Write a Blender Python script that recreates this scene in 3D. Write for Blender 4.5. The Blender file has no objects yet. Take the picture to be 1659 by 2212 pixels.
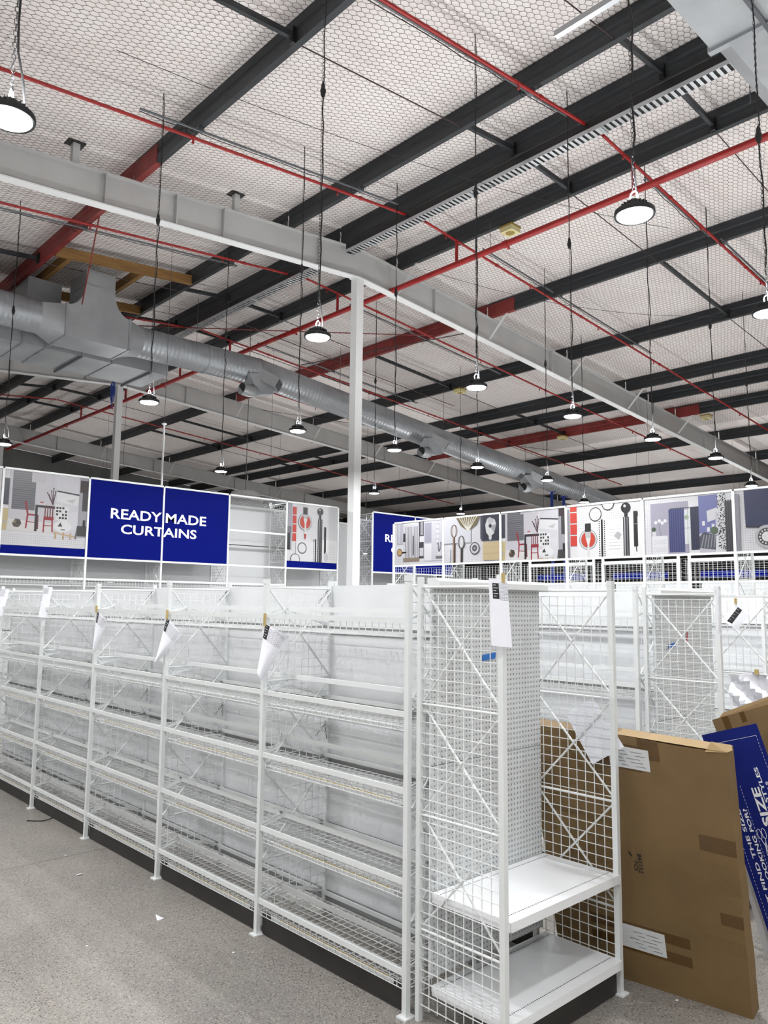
import bpy, math, random
import numpy as np
from mathutils import Matrix, Vector
random.seed(7)
PI = math.pi
SC = bpy.context.scene
COL = SC.collection

# ------------------------------------------------------------------ camera
CAM_H = 1.8735
YAW, PITCH, ROLL = 0.7548, 0.1183, 0.0109
def set_camera():
    f = Vector((math.sin(YAW)*math.cos(PITCH), math.cos(YAW)*math.cos(PITCH), math.sin(PITCH)))
    r = Vector((math.cos(YAW), -math.sin(YAW), 0)); u = r.cross(f)
    r2 = r*math.cos(ROLL) + u*math.sin(ROLL); u2 = u*math.cos(ROLL) - r*math.sin(ROLL)
    cam = bpy.data.objects.new('camera', bpy.data.cameras.new('camera'))
    COL.objects.link(cam)
    m = Matrix.Identity(4)
    for i in range(3):
        m[i][0], m[i][1], m[i][2] = r2[i], u2[i], -f[i]
    m[2][3] = CAM_H
    cam.matrix_world = m
    cam.data.sensor_fit = 'HORIZONTAL'; cam.data.sensor_width = 36.0
    cam.data.lens = 1669.35/1659*36.0
    cam.data.clip_start = 0.05; cam.data.clip_end = 200
    SC.camera = cam
set_camera()
# ------------------------------------------------------------------ world, exposure
W = bpy.data.worlds.new('world'); SC.world = W; W.use_nodes = True
W.node_tree.nodes['Background'].inputs[0].default_value = (0.93, 0.95, 1.0, 1)
W.node_tree.nodes['Background'].inputs[1].default_value = 0.6
VS = SC.view_settings
VS.view_transform = 'Standard'; VS.look = 'None'; VS.gamma = 1.0; VS.use_curve_mapping = False
VS.exposure = 0.2
LAMP_W = 62.0                # each lamp: light thrown down by its lens, in watts
ROOF_FILL_W = 27.0               # added upward fill, put on each lamp to brighten the roof
LAMP_STRENGTH = 14.0
SC.cycles.max_bounces = 4; SC.cycles.diffuse_bounces = 3; SC.cycles.glossy_bounces = 2; SC.cycles.transparent_max_bounces = 2
SC.cycles.use_adaptive_sampling = True; SC.cycles.adaptive_threshold = 0.08; SC.cycles.adaptive_min_samples = 10
SC.cycles.sample_clamp_indirect = 6.0; SC.cycles.caustics_reflective = False; SC.cycles.caustics_refractive = False

# ------------------------------------------------------------------ materials
MATS = {}
def lin(c): return tuple((x/12.92 if x <= 0.04045 else ((x+0.055)/1.055)**2.4) for x in c)
def rgb(r, g, b): return lin((r/255, g/255, b/255)) + (1,)
def mat(name, col, rough=0.5, metal=0.0, emit=None, spec=0.5):
    m = bpy.data.materials.new(name); m.use_nodes = True
    b = m.node_tree.nodes['Principled BSDF']
    b.inputs['Base Color'].default_value = col; b.inputs['Roughness'].default_value = rough
    b.inputs['Metallic'].default_value = metal
    b.inputs['Specular IOR Level'].default_value = spec
    if emit:
        b.inputs['Emission Color'].default_value = (0.975, 0.99, 1.0, 1); b.inputs['Emission Strength'].default_value = emit
    MATS[name] = m
    return m
def nd(m, t, **kw):
    n = m.node_tree.nodes.new(t)
    for k, v in kw.items():
        if hasattr(n, k): setattr(n, k, v)
        else: n.inputs[k].default_value = v
    return n
def lk(m, a, b): m.node_tree.links.new(a, b)
def bsdf(m): return m.node_tree.nodes['Principled BSDF']
def noisy(name, c1, c2, scale, rough=0.5, metal=0.0, bump=0.0, detail=4, stretch=(1, 1, 1)):
    m = mat(name, c1, rough, metal)
    tc = nd(m, 'ShaderNodeTexCoord'); mp = nd(m, 'ShaderNodeMapping'); mp.inputs['Scale'].default_value = stretch
    lk(m, tc.outputs['Object'], mp.inputs[0])
    n = nd(m, 'ShaderNodeTexNoise', Scale=scale, Detail=detail); lk(m, mp.outputs[0], n.inputs['Vector'])
    r = nd(m, 'ShaderNodeValToRGB'); r.color_ramp.elements[0].position = 0.32; r.color_ramp.elements[1].position = 0.68
    r.color_ramp.elements[0].color = c1; r.color_ramp.elements[1].color = c2
    lk(m, n.outputs['Fac'], r.inputs[0]); lk(m, r.outputs[0], bsdf(m).inputs['Base Color'])
    if bump:
        bp = nd(m, 'ShaderNodeBump', Strength=bump, Distance=0.02); lk(m, n.outputs['Fac'], bp.inputs['Height']); lk(m, bp.outputs[0], bsdf(m).inputs['Normal'])
    return m
mat('white', rgb(222, 225, 225), 0.35)
mat('white_wire', rgb(228, 230, 230), 0.4)
noisy('panel_white', rgb(216, 218, 221), rgb(224, 226, 228), 3, 0.45)
mat('shelf_white', rgb(236, 238, 240), 0.12)
mat('strip_grey', rgb(142, 143, 144), 0.5)
mat('wall_panel', rgb(196, 198, 200), 0.5)
noisy('black_kick', rgb(34, 32, 31), rgb(44, 41, 39), 6, 0.5)
mat('black', rgb(18, 18, 19), 0.5)
mat('black_slot', rgb(25, 25, 25), 0.8)
mat('chain_metal', rgb(110, 112, 116), 0.35, 0.9)
noisy('galv', rgb(150, 153, 157), rgb(172, 176, 180), 2.2, 0.42, 0.55)
noisy('galv_rect', rgb(156, 159, 162), rgb(178, 181, 184), 1.4, 0.45, 0.45)
noisy('purlin', rgb(46, 49, 52), rgb(61, 64, 67), 3, 0.45, 0.5, stretch=(1, 0.15, 1))
noisy('purlin_red', rgb(112, 34, 32), rgb(132, 48, 45), 3, 0.55)
noisy('rafter', rgb(180, 180, 179), rgb(190, 190, 189), 1.5, 0.5)
mat('column', rgb(230, 232, 232), 0.4)
noisy('red_pipe', rgb(146, 26, 26), rgb(162, 34, 32), 5, 0.4)
mat('conduit', rgb(105, 108, 112), 0.4, 0.6)
mat('tray', rgb(196, 199, 202), 0.35, 0.6)
mat('rod', rgb(60, 42, 42), 0.5)
noisy('timber', rgb(120, 86, 44), rgb(152, 114, 64), 2.2, 0.6, stretch=(1.2, 14, 14), detail=6)
mat('lamp_body', rgb(52, 54, 56), 0.45, 0.3)
mat('lens', (1, 1, 1, 1), 0.4, 0, LAMP_STRENGTH)
mat('skirt', rgb(190, 192, 194), 0.4)
mat('chain_dark', rgb(58, 59, 61), 0.45, 0.5)
mat('cream', rgb(214, 203, 152), 0.5)
mat('cream_dark', rgb(150, 128, 58), 0.5)
mat('blue', rgb(5, 17, 104), 0.5, spec=0.04)
mat('blue_sign', rgb(24, 36, 110), 0.4, spec=0.15)
mat('letter', rgb(238, 240, 244), 0.4)
mat('blue_tape', rgb(36, 108, 190), 0.5)
mat('blue_cable', rgb(30, 62, 150), 0.5)
mat('red_tag', rgb(180, 30, 36), 0.5)
noisy('paper', rgb(236, 238, 246), rgb(242, 243, 250), 8, 0.6)
mat('tan_tape', rgb(184, 162, 108), 0.6)
mat('ink', rgb(30, 30, 34), 0.6)
mat('ink_grey', rgb(120, 120, 128), 0.6)
mat('label_yellow', rgb(202, 178, 116), 0.5)
noisy('cardboard', rgb(106, 84, 51), rgb(120, 96, 60), 2.5, 0.75, detail=6)
noisy('cardboard_light', rgb(140, 116, 78), rgb(150, 126, 88), 3, 0.75)
mat('pack_tape', rgb(88, 64, 32), 0.25)
mat('label_white', rgb(205, 207, 207), 0.5)
mat('grille', rgb(38, 38, 40), 0.6)
mat('clear_sheet', rgb(205, 206, 208), 0.3)
noisy('concrete_wall', rgb(104, 105, 104), rgb(120, 121, 120), 1.2, 0.8, bump=0.2)
mat('painted_wall', rgb(224, 224, 222), 0.7)

def spiral_bump(m, scale):
    tc = nd(m, 'ShaderNodeTexCoord'); w = nd(m, 'ShaderNodeTexWave', bands_direction='X'); w.inputs['Scale'].default_value = scale
    lk(m, tc.outputs['Object'], w.inputs['Vector'])
    bp = nd(m, 'ShaderNodeBump', Strength=0.35, Distance=0.01); lk(m, w.outputs['Fac'], bp.inputs['Height']); lk(m, bp.outputs[0], bsdf(m).inputs['Normal'])
noisy('galv_spiral', rgb(150, 153, 157), rgb(168, 172, 176), 2.0, 0.42, 0.5); spiral_bump(MATS['galv_spiral'], 3.0)

def pegboard():
    m = mat('pegboard', rgb(226, 229, 230), 0.45)
    tc = nd(m, 'ShaderNodeTexCoord'); sx = nd(m, 'ShaderNodeSeparateXYZ'); lk(m, tc.outputs['Object'], sx.inputs[0])
    ds = []
    for out in ('X', 'Z'):
        a = nd(m, 'ShaderNodeMath', operation='MULTIPLY'); a.inputs[1].default_value = 1/0.0254; lk(m, sx.outputs[out], a.inputs[0])
        b = nd(m, 'ShaderNodeMath', operation='FRACT'); lk(m, a.outputs[0], b.inputs[0])
        c = nd(m, 'ShaderNodeMath', operation='SUBTRACT'); c.inputs[1].default_value = 0.5; lk(m, b.outputs[0], c.inputs[0])
        d = nd(m, 'ShaderNodeMath', operation='MULTIPLY'); lk(m, c.outputs[0], d.inputs[0]); lk(m, c.outputs[0], d.inputs[1]); ds.append(d)
    s = nd(m, 'ShaderNodeMath', operation='ADD'); lk(m, ds[0].outputs[0], s.inputs[0]); lk(m, ds[1].outputs[0], s.inputs[1])
    q = nd(m, 'ShaderNodeMath', operation='SQRT'); lk(m, s.outputs[0], q.inputs[0])
    r = nd(m, 'ShaderNodeValToRGB'); e = r.color_ramp.elements
    e[0].position = 0.15; e[0].color = rgb(138, 140, 142); e[1].position = 0.21; e[1].color = rgb(206, 209, 210)
    lk(m, q.outputs[0], r.inputs[0]); lk(m, r.outputs[0], bsdf(m).inputs['Base Color'])
    r2 = nd(m, 'ShaderNodeValToRGB'); e = r2.color_ramp.elements; e[0].position = 0.12; e[1].position = 0.34
    lk(m, q.outputs[0], r2.inputs[0])
    bp = nd(m, 'ShaderNodeBump', Strength=0.6, Distance=0.004); lk(m, r2.outputs[0], bp.inputs['Height']); lk(m, bp.outputs[0], bsdf(m).inputs['Normal'])
pegboard()

def concrete():
    m = mat('concrete', rgb(150, 146, 141), 0.42)
    tc = nd(m, 'ShaderNodeTexCoord')
    big = nd(m, 'ShaderNodeTexNoise', Scale=1.1, Detail=5); lk(m, tc.outputs['Object'], big.inputs['Vector'])
    r0 = nd(m, 'ShaderNodeValToRGB'); r0.color_ramp.elements[0].position = 0.3; r0.color_ramp.elements[1].position = 0.7
    r0.color_ramp.elements[0].color = rgb(122, 118, 114); r0.color_ramp.elements[1].color = rgb(144, 139, 132)
    lk(m, big.outputs['Fac'], r0.inputs[0])
    v = nd(m, 'ShaderNodeTexVoronoi', Scale=72.0); lk(m, tc.outputs['Object'], v.inputs['Vector'])
    r1 = nd(m, 'ShaderNodeValToRGB'); e = r1.color_ramp.elements
    e[0].position = 0.14; e[0].color = (1, 1, 1, 1); e[1].position = 0.40; e[1].color = (0, 0, 0, 1)
    lk(m, v.outputs['Distance'], r1.inputs[0])
    hv = nd(m, 'ShaderNodeSeparateColor'); lk(m, v.outputs['Color'], hv.inputs[0])
    g = nd(m, 'ShaderNodeMath', operation='GREATER_THAN'); g.inputs[1].default_value = 0.45; lk(m, hv.outputs[0], g.inputs[0])
    mu = nd(m, 'ShaderNodeMath', operation='MULTIPLY'); lk(m, r1.outputs[0], mu.inputs[0]); lk(m, g.outputs[0], mu.inputs[1])
    mu2 = nd(m, 'ShaderNodeMath', operation='MULTIPLY'); mu2.inputs[1].default_value = 0.95; lk(m, mu.outputs[0], mu2.inputs[0])
    mix = nd(m, 'ShaderNodeMix', data_type='RGBA'); lk(m, mu2.outputs[0], mix.inputs[0]); lk(m, r0.outputs[0], mix.inputs[6]); mix.inputs[7].default_value = rgb(56, 51, 47)
    v2 = nd(m, 'ShaderNodeTexVoronoi', Scale=170.0); lk(m, tc.outputs['Object'], v2.inputs['Vector'])
    h2 = nd(m, 'ShaderNodeSeparateColor'); lk(m, v2.outputs['Color'], h2.inputs[0])
    g2 = nd(m, 'ShaderNodeMath', operation='GREATER_THAN'); g2.inputs[1].default_value = 0.8; lk(m, h2.outputs[1], g2.inputs[0])
    g3 = nd(m, 'ShaderNodeMath', operation='MULTIPLY'); g3.inputs[1].default_value = 0.35; lk(m, g2.outputs[0], g3.inputs[0])
    mix2 = nd(m, 'ShaderNodeMix', data_type='RGBA'); lk(m, g3.outputs[0], mix2.inputs[0]); lk(m, mix.outputs[2], mix2.inputs[6]); mix2.inputs[7].default_value = rgb(196, 190, 180)
    lk(m, mix2.outputs[2], bsdf(m).inputs['Base Color'])
concrete()

def blanket(name, far):
    m = mat(name, rgb(218, 209, 207), 0.8)
    tc = nd(m, 'ShaderNodeTexCoord')
    n = nd(m, 'ShaderNodeTexNoise', Scale=1.6, Detail=4); lk(m, tc.outputs['Object'], n.inputs['Vector'])
    r = nd(m, 'ShaderNodeValToRGB'); r.color_ramp.elements[0].position = 0.35; r.color_ramp.elements[1].position = 0.65
    r.color_ramp.elements[0].color = rgb(240, 231, 228); r.color_ramp.elements[1].color = rgb(245, 239, 236)
    lk(m, n.outputs['Fac'], r.inputs[0])
    out = r.outputs[0]
    if far:
        mp = nd(m, 'ShaderNodeMapping'); mp.inputs['Rotation'].default_value = (0, 0, PI/2); lk(m, tc.outputs['Object'], mp.inputs[0])
        b = nd(m, 'ShaderNodeTexBrick'); b.inputs['Scale'].default_value = 1.0; b.inputs['Brick Width'].default_value = 0.08; b.inputs['Row Height'].default_value = 0.094
        b.inputs['Mortar Size'].default_value = 0.0035; b.inputs['Mortar'].default_value = rgb(120, 112, 110)
        lk(m, mp.outputs[0], b.inputs['Vector']); lk(m, out, b.inputs['Color1']); lk(m, out, b.inputs['Color2']); out = b.outputs[0]
    lk(m, out, bsdf(m).inputs['Base Color'])
    n2 = nd(m, 'ShaderNodeTexNoise', Scale=7.0, Detail=3); lk(m, tc.outputs['Object'], n2.inputs['Vector'])
    bp = nd(m, 'ShaderNodeBump', Strength=0.25, Distance=0.05); lk(m, n2.outputs['Fac'], bp.inputs['Height']); lk(m, bp.outputs[0], bsdf(m).inputs['Normal'])
blanket('blanket_near', False); blanket('blanket_far', True)
mat('netting', rgb(92, 84, 82), 0.5, 0.3)

def print_mat():
    m = mat('print', (1, 1, 1, 1), 0.35)
    a = nd(m, 'ShaderNodeVertexColor', layer_name='Col'); lk(m, a.outputs['Color'], bsdf(m).inputs['Base Color'])
print_mat()

# ------------------------------------------------------------------ mesh helpers
class MB:
    def __init__(s): s.v = []; s.f = []; s.mi = []; s.cur = 0
    def add(s, vs, fs):
        o = len(s.v); s.v += [tuple(p) for p in vs]
        for f in fs: s.f.append(tuple(o+i for i in f)); s.mi.append(s.cur)
        return s
    def box(s, x0, x1, y0, y1, z0, z1):
        return s.add([(x0,y0,z0),(x1,y0,z0),(x1,y1,z0),(x0,y1,z0),(x0,y0,z1),(x1,y0,z1),(x1,y1,z1),(x0,y1,z1)],
                     [(0,3,2,1),(4,5,6,7),(0,1,5,4),(1,2,6,5),(2,3,7,6),(3,0,4,7)])
    def bar(s, p, q, w, h=None, up=(0, 0, 1)):
        h = w if h is None else h
        p, q = Vector(p), Vector(q); d = (q-p).normalized(); u = Vector(up)
        if abs(d.dot(u)) > 0.98: u = Vector((1, 0, 0))
        a = d.cross(u).normalized(); b = a.cross(d)
        a *= w/2; b *= h/2
        vs = [p-a-b, p+a-b, p+a+b, p-a+b, q-a-b, q+a-b, q+a+b, q-a+b]
        return s.add(vs, [(0,1,2,3),(7,6,5,4),(0,4,5,1),(1,5,6,2),(2,6,7,3),(3,7,4,0)])
    def tube(s, pts, r, n=8, closed=False, cap=True):
        pts = [Vector(p) for p in pts]; k = len(pts); rings = []
        up = None
        for i, p in enumerate(pts):
            if closed: d = pts[(i+1) % k]-pts[i-1]
            else: d = pts[min(i+1, k-1)]-pts[max(i-1, 0)]
            d.normalize()
            if up is None: up = Vector((0, 0, 1)) if abs(d.z) < 0.9 else Vector((1, 0, 0))
            a = d.cross(up).normalized(); b = a.cross(d).normalized(); up = b
            rr = r[i] if isinstance(r, (list, tuple)) else r
            rings.append([p + a*math.cos(2*PI*j/n)*rr + b*math.sin(2*PI*j/n)*rr for j in range(n)])
        vs = [v for R in rings for v in R]; fs = []
        for i in range(k if closed else k-1):
            i2 = (i+1) % k
            for j in range(n):
                j2 = (j+1) % n
                fs.append((i*n+j, i*n+j2, i2*n+j2, i2*n+j))
        if cap and not closed: fs += [tuple(range(n))[::-1], tuple((k-1)*n+j for j in range(n))]
        return s.add(vs, fs)
    def lathe(s, prof, n=24, c=(0, 0, 0)):
        vs = []; fs = []; k = len(prof)
        for r, z in prof:
            for j in range(n): vs.append((c[0]+r*math.cos(2*PI*j/n), c[1]+r*math.sin(2*PI*j/n), c[2]+z))
        for i in range(k-1):
            for j in range(n):
                j2 = (j+1) % n; fs.append((i*n+j, i*n+j2, (i+1)*n+j2, (i+1)*n+j))
        if prof[0][0] > 1e-6: fs.append(tuple(range(n))[::-1])
        if prof[-1][0] > 1e-6: fs.append(tuple((k-1)*n+j for j in range(n)))
        return s.add(vs, fs)
    def extrude(s, poly, axis, a, b):
        """poly: 2D points; axis 'x': (y,z), 'y': (x,z), 'z': (x,y)"""
        def P(p, t): return {'x': (t, p[0], p[1]), 'y': (p[0], t, p[1]), 'z': (p[0], p[1], t)}[axis]
        n = len(poly); vs = [P(p, a) for p in poly]+[P(p, b) for p in poly]
        fs = [tuple(range(n)), tuple(range(n, 2*n))[::-1]]+[(i, n+i, n+(i+1) % n, (i+1) % n) for i in range(n)]
        return s.add(vs, fs)
    def mesh(s, name, mats, smooth=False):
        me = bpy.data.meshes.new(name); me.from_pydata(s.v, [], s.f)
        if not isinstance(mats, (list, tuple)): mats = [mats]
        for x in mats: me.materials.append(MATS[x])
        if len(mats) > 1: me.polygons.foreach_set('material_index', s.mi)
        if smooth: me.shade_smooth() if hasattr(me, 'shade_smooth') else None
        me.update()
        return me
def fix_normals(me):
    import bmesh
    b = bmesh.new(); b.from_mesh(me); bmesh.ops.recalc_face_normals(b, faces=b.faces); b.to_mesh(me); b.free()
def smooth_by_angle(me, ang=0.6):
    import bmesh
    me.polygons.foreach_set('use_smooth', [True]*len(me.polygons))
    b = bmesh.new(); b.from_mesh(me)
    for e in b.edges:
        if len(e.link_faces) == 2 and e.calc_face_angle(0) > ang: e.smooth = False
    b.to_mesh(me); b.free()
def obj(name, mb, m, parent=None, loc=None, rz=0.0, smooth=False, kind=None, label=None, fix=True):
    if isinstance(mb, bpy.types.Mesh): me = mb
    else:
        me = mb.mesh(name, m)
        if fix: fix_normals(me)
        if smooth: smooth_by_angle(me)
    o = bpy.data.objects.new(name, me); COL.objects.link(o)
    if parent is not None: o.parent = parent
    if loc is not None: o.location = loc
    if rz: o.rotation_euler[2] = rz
    if kind: o['kind'] = kind
    if label: o['label'] = label
    return o
def tag(o, label, cat, group=None, kind=None):
    o['label'] = label
    if cat: o['category'] = cat
    if group: o['group'] = group
    if kind: o['kind'] = kind
    return o
def thing(name, label, cat, loc=(0, 0, 0), rz=0.0, group=None):
    o = bpy.data.objects.new(name, None); COL.objects.link(o); o.empty_display_size = 0.1
    o.location = loc; o.rotation_euler[2] = rz
    return tag(o, label, cat, group)
CACHE = {}
def cached(key, fn):
    if key not in CACHE: CACHE[key] = fn()
    return CACHE[key]
def done(mb, name, m, smooth=False, fix=True):
    me = mb.mesh(name, m)
    if fix: fix_normals(me)
    if smooth: smooth_by_angle(me)
    return me
def text_mesh(body, bold=0.02):
    def mk():
        cu = bpy.data.curves.new('t', 'FONT'); cu.body = body; cu.size = 1.0; cu.offset = bold; cu.resolution_u = 3; cu.fill_mode = 'FRONT'
        o = bpy.data.objects.new('t', cu); COL.objects.link(o)
        dg = bpy.context.evaluated_depsgraph_get(); me = bpy.data.meshes.new_from_object(o.evaluated_get(dg))
        vs = [tuple(v.co) for v in me.vertices]; fs = [tuple(p.vertices) for p in me.polygons]
        bpy.data.objects.remove(o); bpy.data.curves.remove(cu); bpy.data.meshes.remove(me)
        x0 = min(v[0] for v in vs); x1 = max(v[0] for v in vs); y0 = min(v[1] for v in vs); y1 = max(v[1] for v in vs)
        return [((v[0]-x0)/(x1-x0), (v[1]-y0)/(y1-y0)) for v in vs], fs
    return cached(('text', body, bold), mk)
def put_text(mb, body, org, u, v, w, h, bold=0.02):
    """text fitted into the box org + u*w + v*h"""
    vs, fs = text_mesh(body, bold); org, u, v = Vector(org), Vector(u), Vector(v)
    mb.add([org+u*(a*w)+v*(b*h) for a, b in vs], fs)

# ------------------------------------------------------------------ roof geometry numbers
XR, ZR, SL, SR = 9.525, 8.793, 0.10, 0.08      # ridge and slopes of the purlin undersides
def zp(x): return ZR + (SL*(x-XR) if x <= XR else -SR*(x-XR))
PD = 0.33                                        # purlin depth
RAFTER_Y = [10.95, 21.6, 32.25]
COLX = 9.52

# ================================================================== SETTING
def build_setting():
    # floor slabs with a saw-cut joint at y = 5.92
    f = MB(); f.box(-7.3, 44.3, -5.3, 5.917, -0.12, 0); o = obj('floor', f, 'concrete'); o['kind'] = 'structure'; o['label'] = 'grey polished concrete floor slab near the camera'
    f = MB(); f.box(-7.3, 44.3, 5.923, 38.3, -0.12, 0); o = obj('floor', f, 'concrete'); o['kind'] = 'structure'; o['label'] = 'grey polished concrete floor slab beyond the saw cut'
    f = MB(); f.box(-7, 44, 5.90, 5.94, -0.13, -0.006); o = obj('floor_joint', f, 'strip_grey'); o['kind'] = 'structure'; o['label'] = 'saw-cut joint across the concrete floor'
    # ceiling blanket
    m = MB()
    for y0, y1, k in ((-5, 18.0, 0), (18.0, 38.0, 1)):
        m.cur = k
        for xa, xb in ((-7, XR), (XR, 44)):
            za, zb = zp(xa)+PD+0.012, zp(xb)+PD+0.012
            m.add([(xa,y0,za),(xb,y0,zb),(xb,y1,zb),(xa,y1,za),(xa,y0,za+.08),(xb,y0,zb+.08),(xb,y1,zb+.08),(xa,y1,za+.08)],
                  [(0,3,2,1),(4,5,6,7),(0,1,5,4),(1,2,6,5),(2,3,7,6),(3,0,4,7)])
    o = obj('ceiling', m, ['blanket_near', 'blanket_far']); o['kind'] = 'structure'; o['label'] = 'sloping ceiling lined with pale insulation blanket'
    # far walls
    m = MB(); poly = [(-7, 0), (44, 0), (44, zp(44)+PD), (XR, ZR+PD), (-7, zp(-7)+PD)]
    m.extrude(poly, 'y', 38.0, 38.3); o = obj('wall_back', m, 'concrete_wall'); o['kind'] = 'structure'; o['label'] = 'grey concrete gable wall at the far end'
    m = MB(); m.box(44.0, 44.3, -5, 38, 0, zp(44)+PD); o = obj('wall_right', m, 'concrete_wall'); o['kind'] = 'structure'; o['label'] = 'grey concrete wall on the far right'
    m = MB(); m.box(-7.3, -7.0, -5, 38, 0, zp(-7)+PD); o = obj('wall_left', m, 'painted_wall'); o['kind'] = 'structure'; o['label'] = 'pale painted wall to the left of the view'
    m = MB(); poly = [(-7, 0), (44, 0), (44, zp(44)+PD), (XR, ZR+PD), (-7, zp(-7)+PD)]
    m.extrude(poly, 'y', -5.3, -5.0); o = obj('wall_front', m, 'painted_wall'); o['kind'] = 'structure'; o['label'] = 'pale painted wall behind the camera'
build_setting()

def netting(xa, xb, ya, yb):
    t, p, w, r = 0.052, 0.094, 0.080, 0.0029
    ks = np.arange(int((xb-xa)/p)); js = np.arange(int((yb-ya)/w))
    K, J = np.meshgrid(ks, js, indexing='ij'); K = K.ravel(); J = J.ravel()
    x0 = xa+K*p; y0 = ya+J*w+(K % 2)*w/2
    A = np.concatenate([np.stack([x0, y0], 1), np.stack([x0+t, y0], 1), np.stack([x0+t, y0], 1)])
    B = np.concatenate([np.stack([x0+t, y0], 1), np.stack([x0+p, y0+w/2], 1), np.stack([x0+p, y0-w/2], 1)])
    def z(x, y): return np.where(x <= XR, ZR+SL*(x-XR), ZR-SR*(x-XR))+PD-0.004-0.02*np.abs(np.sin(y*1.7))*np.abs(np.sin(x*0.8))
    n = len(A); d = B-A; L = np.hypot(d[:, 0], d[:, 1]); nx = -d[:, 1]/L*r; ny = d[:, 0]/L*r
    V = np.zeros((n, 6, 3), np.float32)
    for e, P in ((0, A), (1, B)):
        zz = z(P[:, 0], P[:, 1])
        V[:, e*3+0] = np.stack([P[:, 0]+nx, P[:, 1]+ny, zz], 1)
        V[:, e*3+1] = np.stack([P[:, 0]-nx, P[:, 1]-ny, zz], 1)
        V[:, e*3+2] = np.stack([P[:, 0], P[:, 1], zz-r*1.4], 1)
    F = np.array([[0, 3, 4, 1], [1, 4, 5, 2], [2, 5, 3, 0]], np.int32)
    idx = (np.arange(n, dtype=np.int32)[:, None, None]*6+F[None]).reshape(-1)
    me = bpy.data.meshes.new('roof_netting'); me.vertices.add(n*6); me.vertices.foreach_set('co', V.reshape(-1))
    me.loops.add(n*12); me.loops.foreach_set('vertex_index', idx); me.polygons.add(n*3)
    me.polygons.foreach_set('loop_start', np.arange(0, n*12, 4, dtype=np.int32)); me.polygons.foreach_set('loop_total', np.full(n*3, 4, np.int32))
    me.update(calc_edges=True); me.materials.append(MATS['netting'])
    return me
o = obj('roof_netting', netting(0.5, 25.0, 2.2, 18.0), None); tag(o, 'hexagonal wire netting stretched under the ceiling blanket', 'netting', kind='stuff')

# ------------------------------------------------------------------ purlins
ORD = ['first', 'second', 'third', 'fourth', 'fifth', 'sixth', 'seventh', 'eighth', 'ninth', 'tenth', 'eleventh', 'twelfth', 'thirteenth', 'fourteenth', 'fifteenth']
PURLIN_X = [2.0, 4.965, 7.91, 9.15, 10.67, 13.61, 16.85, 19.8, 21.1, 22.8, 25.9, 29.0, 32.1, 35.2, 38.3]
def purlin_profile():
    d = PD
    return [(-.085, 0), (0, 0), (0, .02), (-.006, .02), (-.006, .008), (-.077, .008), (-.077, d*.38), (-.066, d*.44), (-.066, d*.56), (-.077, d*.62),
            (-.077, d-.008), (-.006, d-.008), (-.006, d-.02), (0, d-.02), (0, d), (-.085, d), (-.085, d*.62), (-.074, d*.56), (-.074, d*.44), (-.085, d*.38)]
def purlin_mesh(L):
    return cached(('purlin', round(L, 2)), lambda: MB().extrude(purlin_profile(), 'y', 0, L))
def add_bracket(par, x, y):
    b = MB(); b.box(-.13, -.075, -.03, .03, .02, .21); b.box(-.16, -.13, -.012, .012, .05, .19)
    return obj('cleat', b, 'purlin', par, (0, y, 0))
for i, x in enumerate(PURLIN_X):
    red = i in (1, 5, 9)
    for s, (ya, yb) in enumerate(((1.6, 10.93), (10.97, 21.58), (21.62, 32.2), (32.3, 37.9))):
        if s == 0 and i > 8: pass
        place = ['near the camera', 'between the first and second rafters', 'between the second and third rafters', 'beyond the third rafter'][s]
        colour = 'rust red' if red and s == 1 else 'dark grey'
        t = thing('roof_purlin', f'{colour} steel roof purlin {place}, {ORD[i]} counting from the left', 'purlin', (x, ya, zp(x)), group='roof purlins')
        m = 'purlin_red' if red and s == 1 else 'purlin'
        me = cached(('purl', round(yb-ya, 2), m), lambda: done(MB().extrude(purlin_profile(), 'y', 0, yb-ya), 'section', m))
        obj('section', me, None, t)
        if red and s == 0:   # lapped red stub at the rafter
            b = MB(); b.extrude([(-.092, -.006), (.004, -.006), (.004, PD*.9), (-.092, PD*.9)], 'y', yb-ya-0.75, yb-ya); obj('lap_sleeve', b, 'purlin_red', t)
# bridging channels and sag rods between purlins, along x
def bridging(i0, i1, y, channel, where):
    xa, xb = PURLIN_X[i0], PURLIN_X[i1]-.085
    if channel:
        t = thing('bridging_channel', f'grey channel {where}', 'bridging', (xa, y, zp(xa)), group='roof bridging')
        b = MB(); b.bar((0, 0, .10), (xb-xa, 0, zp(xb)-zp(xa)+.10), .055, .075); obj('channel', b, 'purlin', t)
        b = MB(); b.box(xb-xa-.05, xb-xa, -.035, .035, zp(xb)-zp(xa)+.0, zp(xb)-zp(xa)+.2); obj('end_cleat', b, 'black', t)
    else:
        t = thing('sag_rod', f'thin dark sag rod {where}', 'rod', (xa, y, zp(xa)), group='roof bridging')
        b = MB(); b.tube([(0, 0, .03), (xb-xa, 0, zp(xb)-zp(xa)+.03)], .009, 6); obj('rod', b, 'rod', t)
CH = {(0, 1): 1, (1, 2): 0, (2, 3): 1, (3, 4): 1, (4, 5): 0, (5, 6): 1, (6, 7): 0, (7, 8): 1, (8, 9): 1, (9, 10): 0}
for row, y in enumerate((4.38, 6.8, 15.0, 17.4, 25.6, 28.0)):
    for (a, b), ch in CH.items():
        if a == 0 and row in (0,): continue
        if row < 2 and a > 6: continue
        if row > 3 and a > 7: continue
        bridging(a, b, y, ch if row != 0 or a != 5 else 0, f'in the {ORD[row]} row, between the {ORD[a]} and {ORD[b]} purlins')

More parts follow.
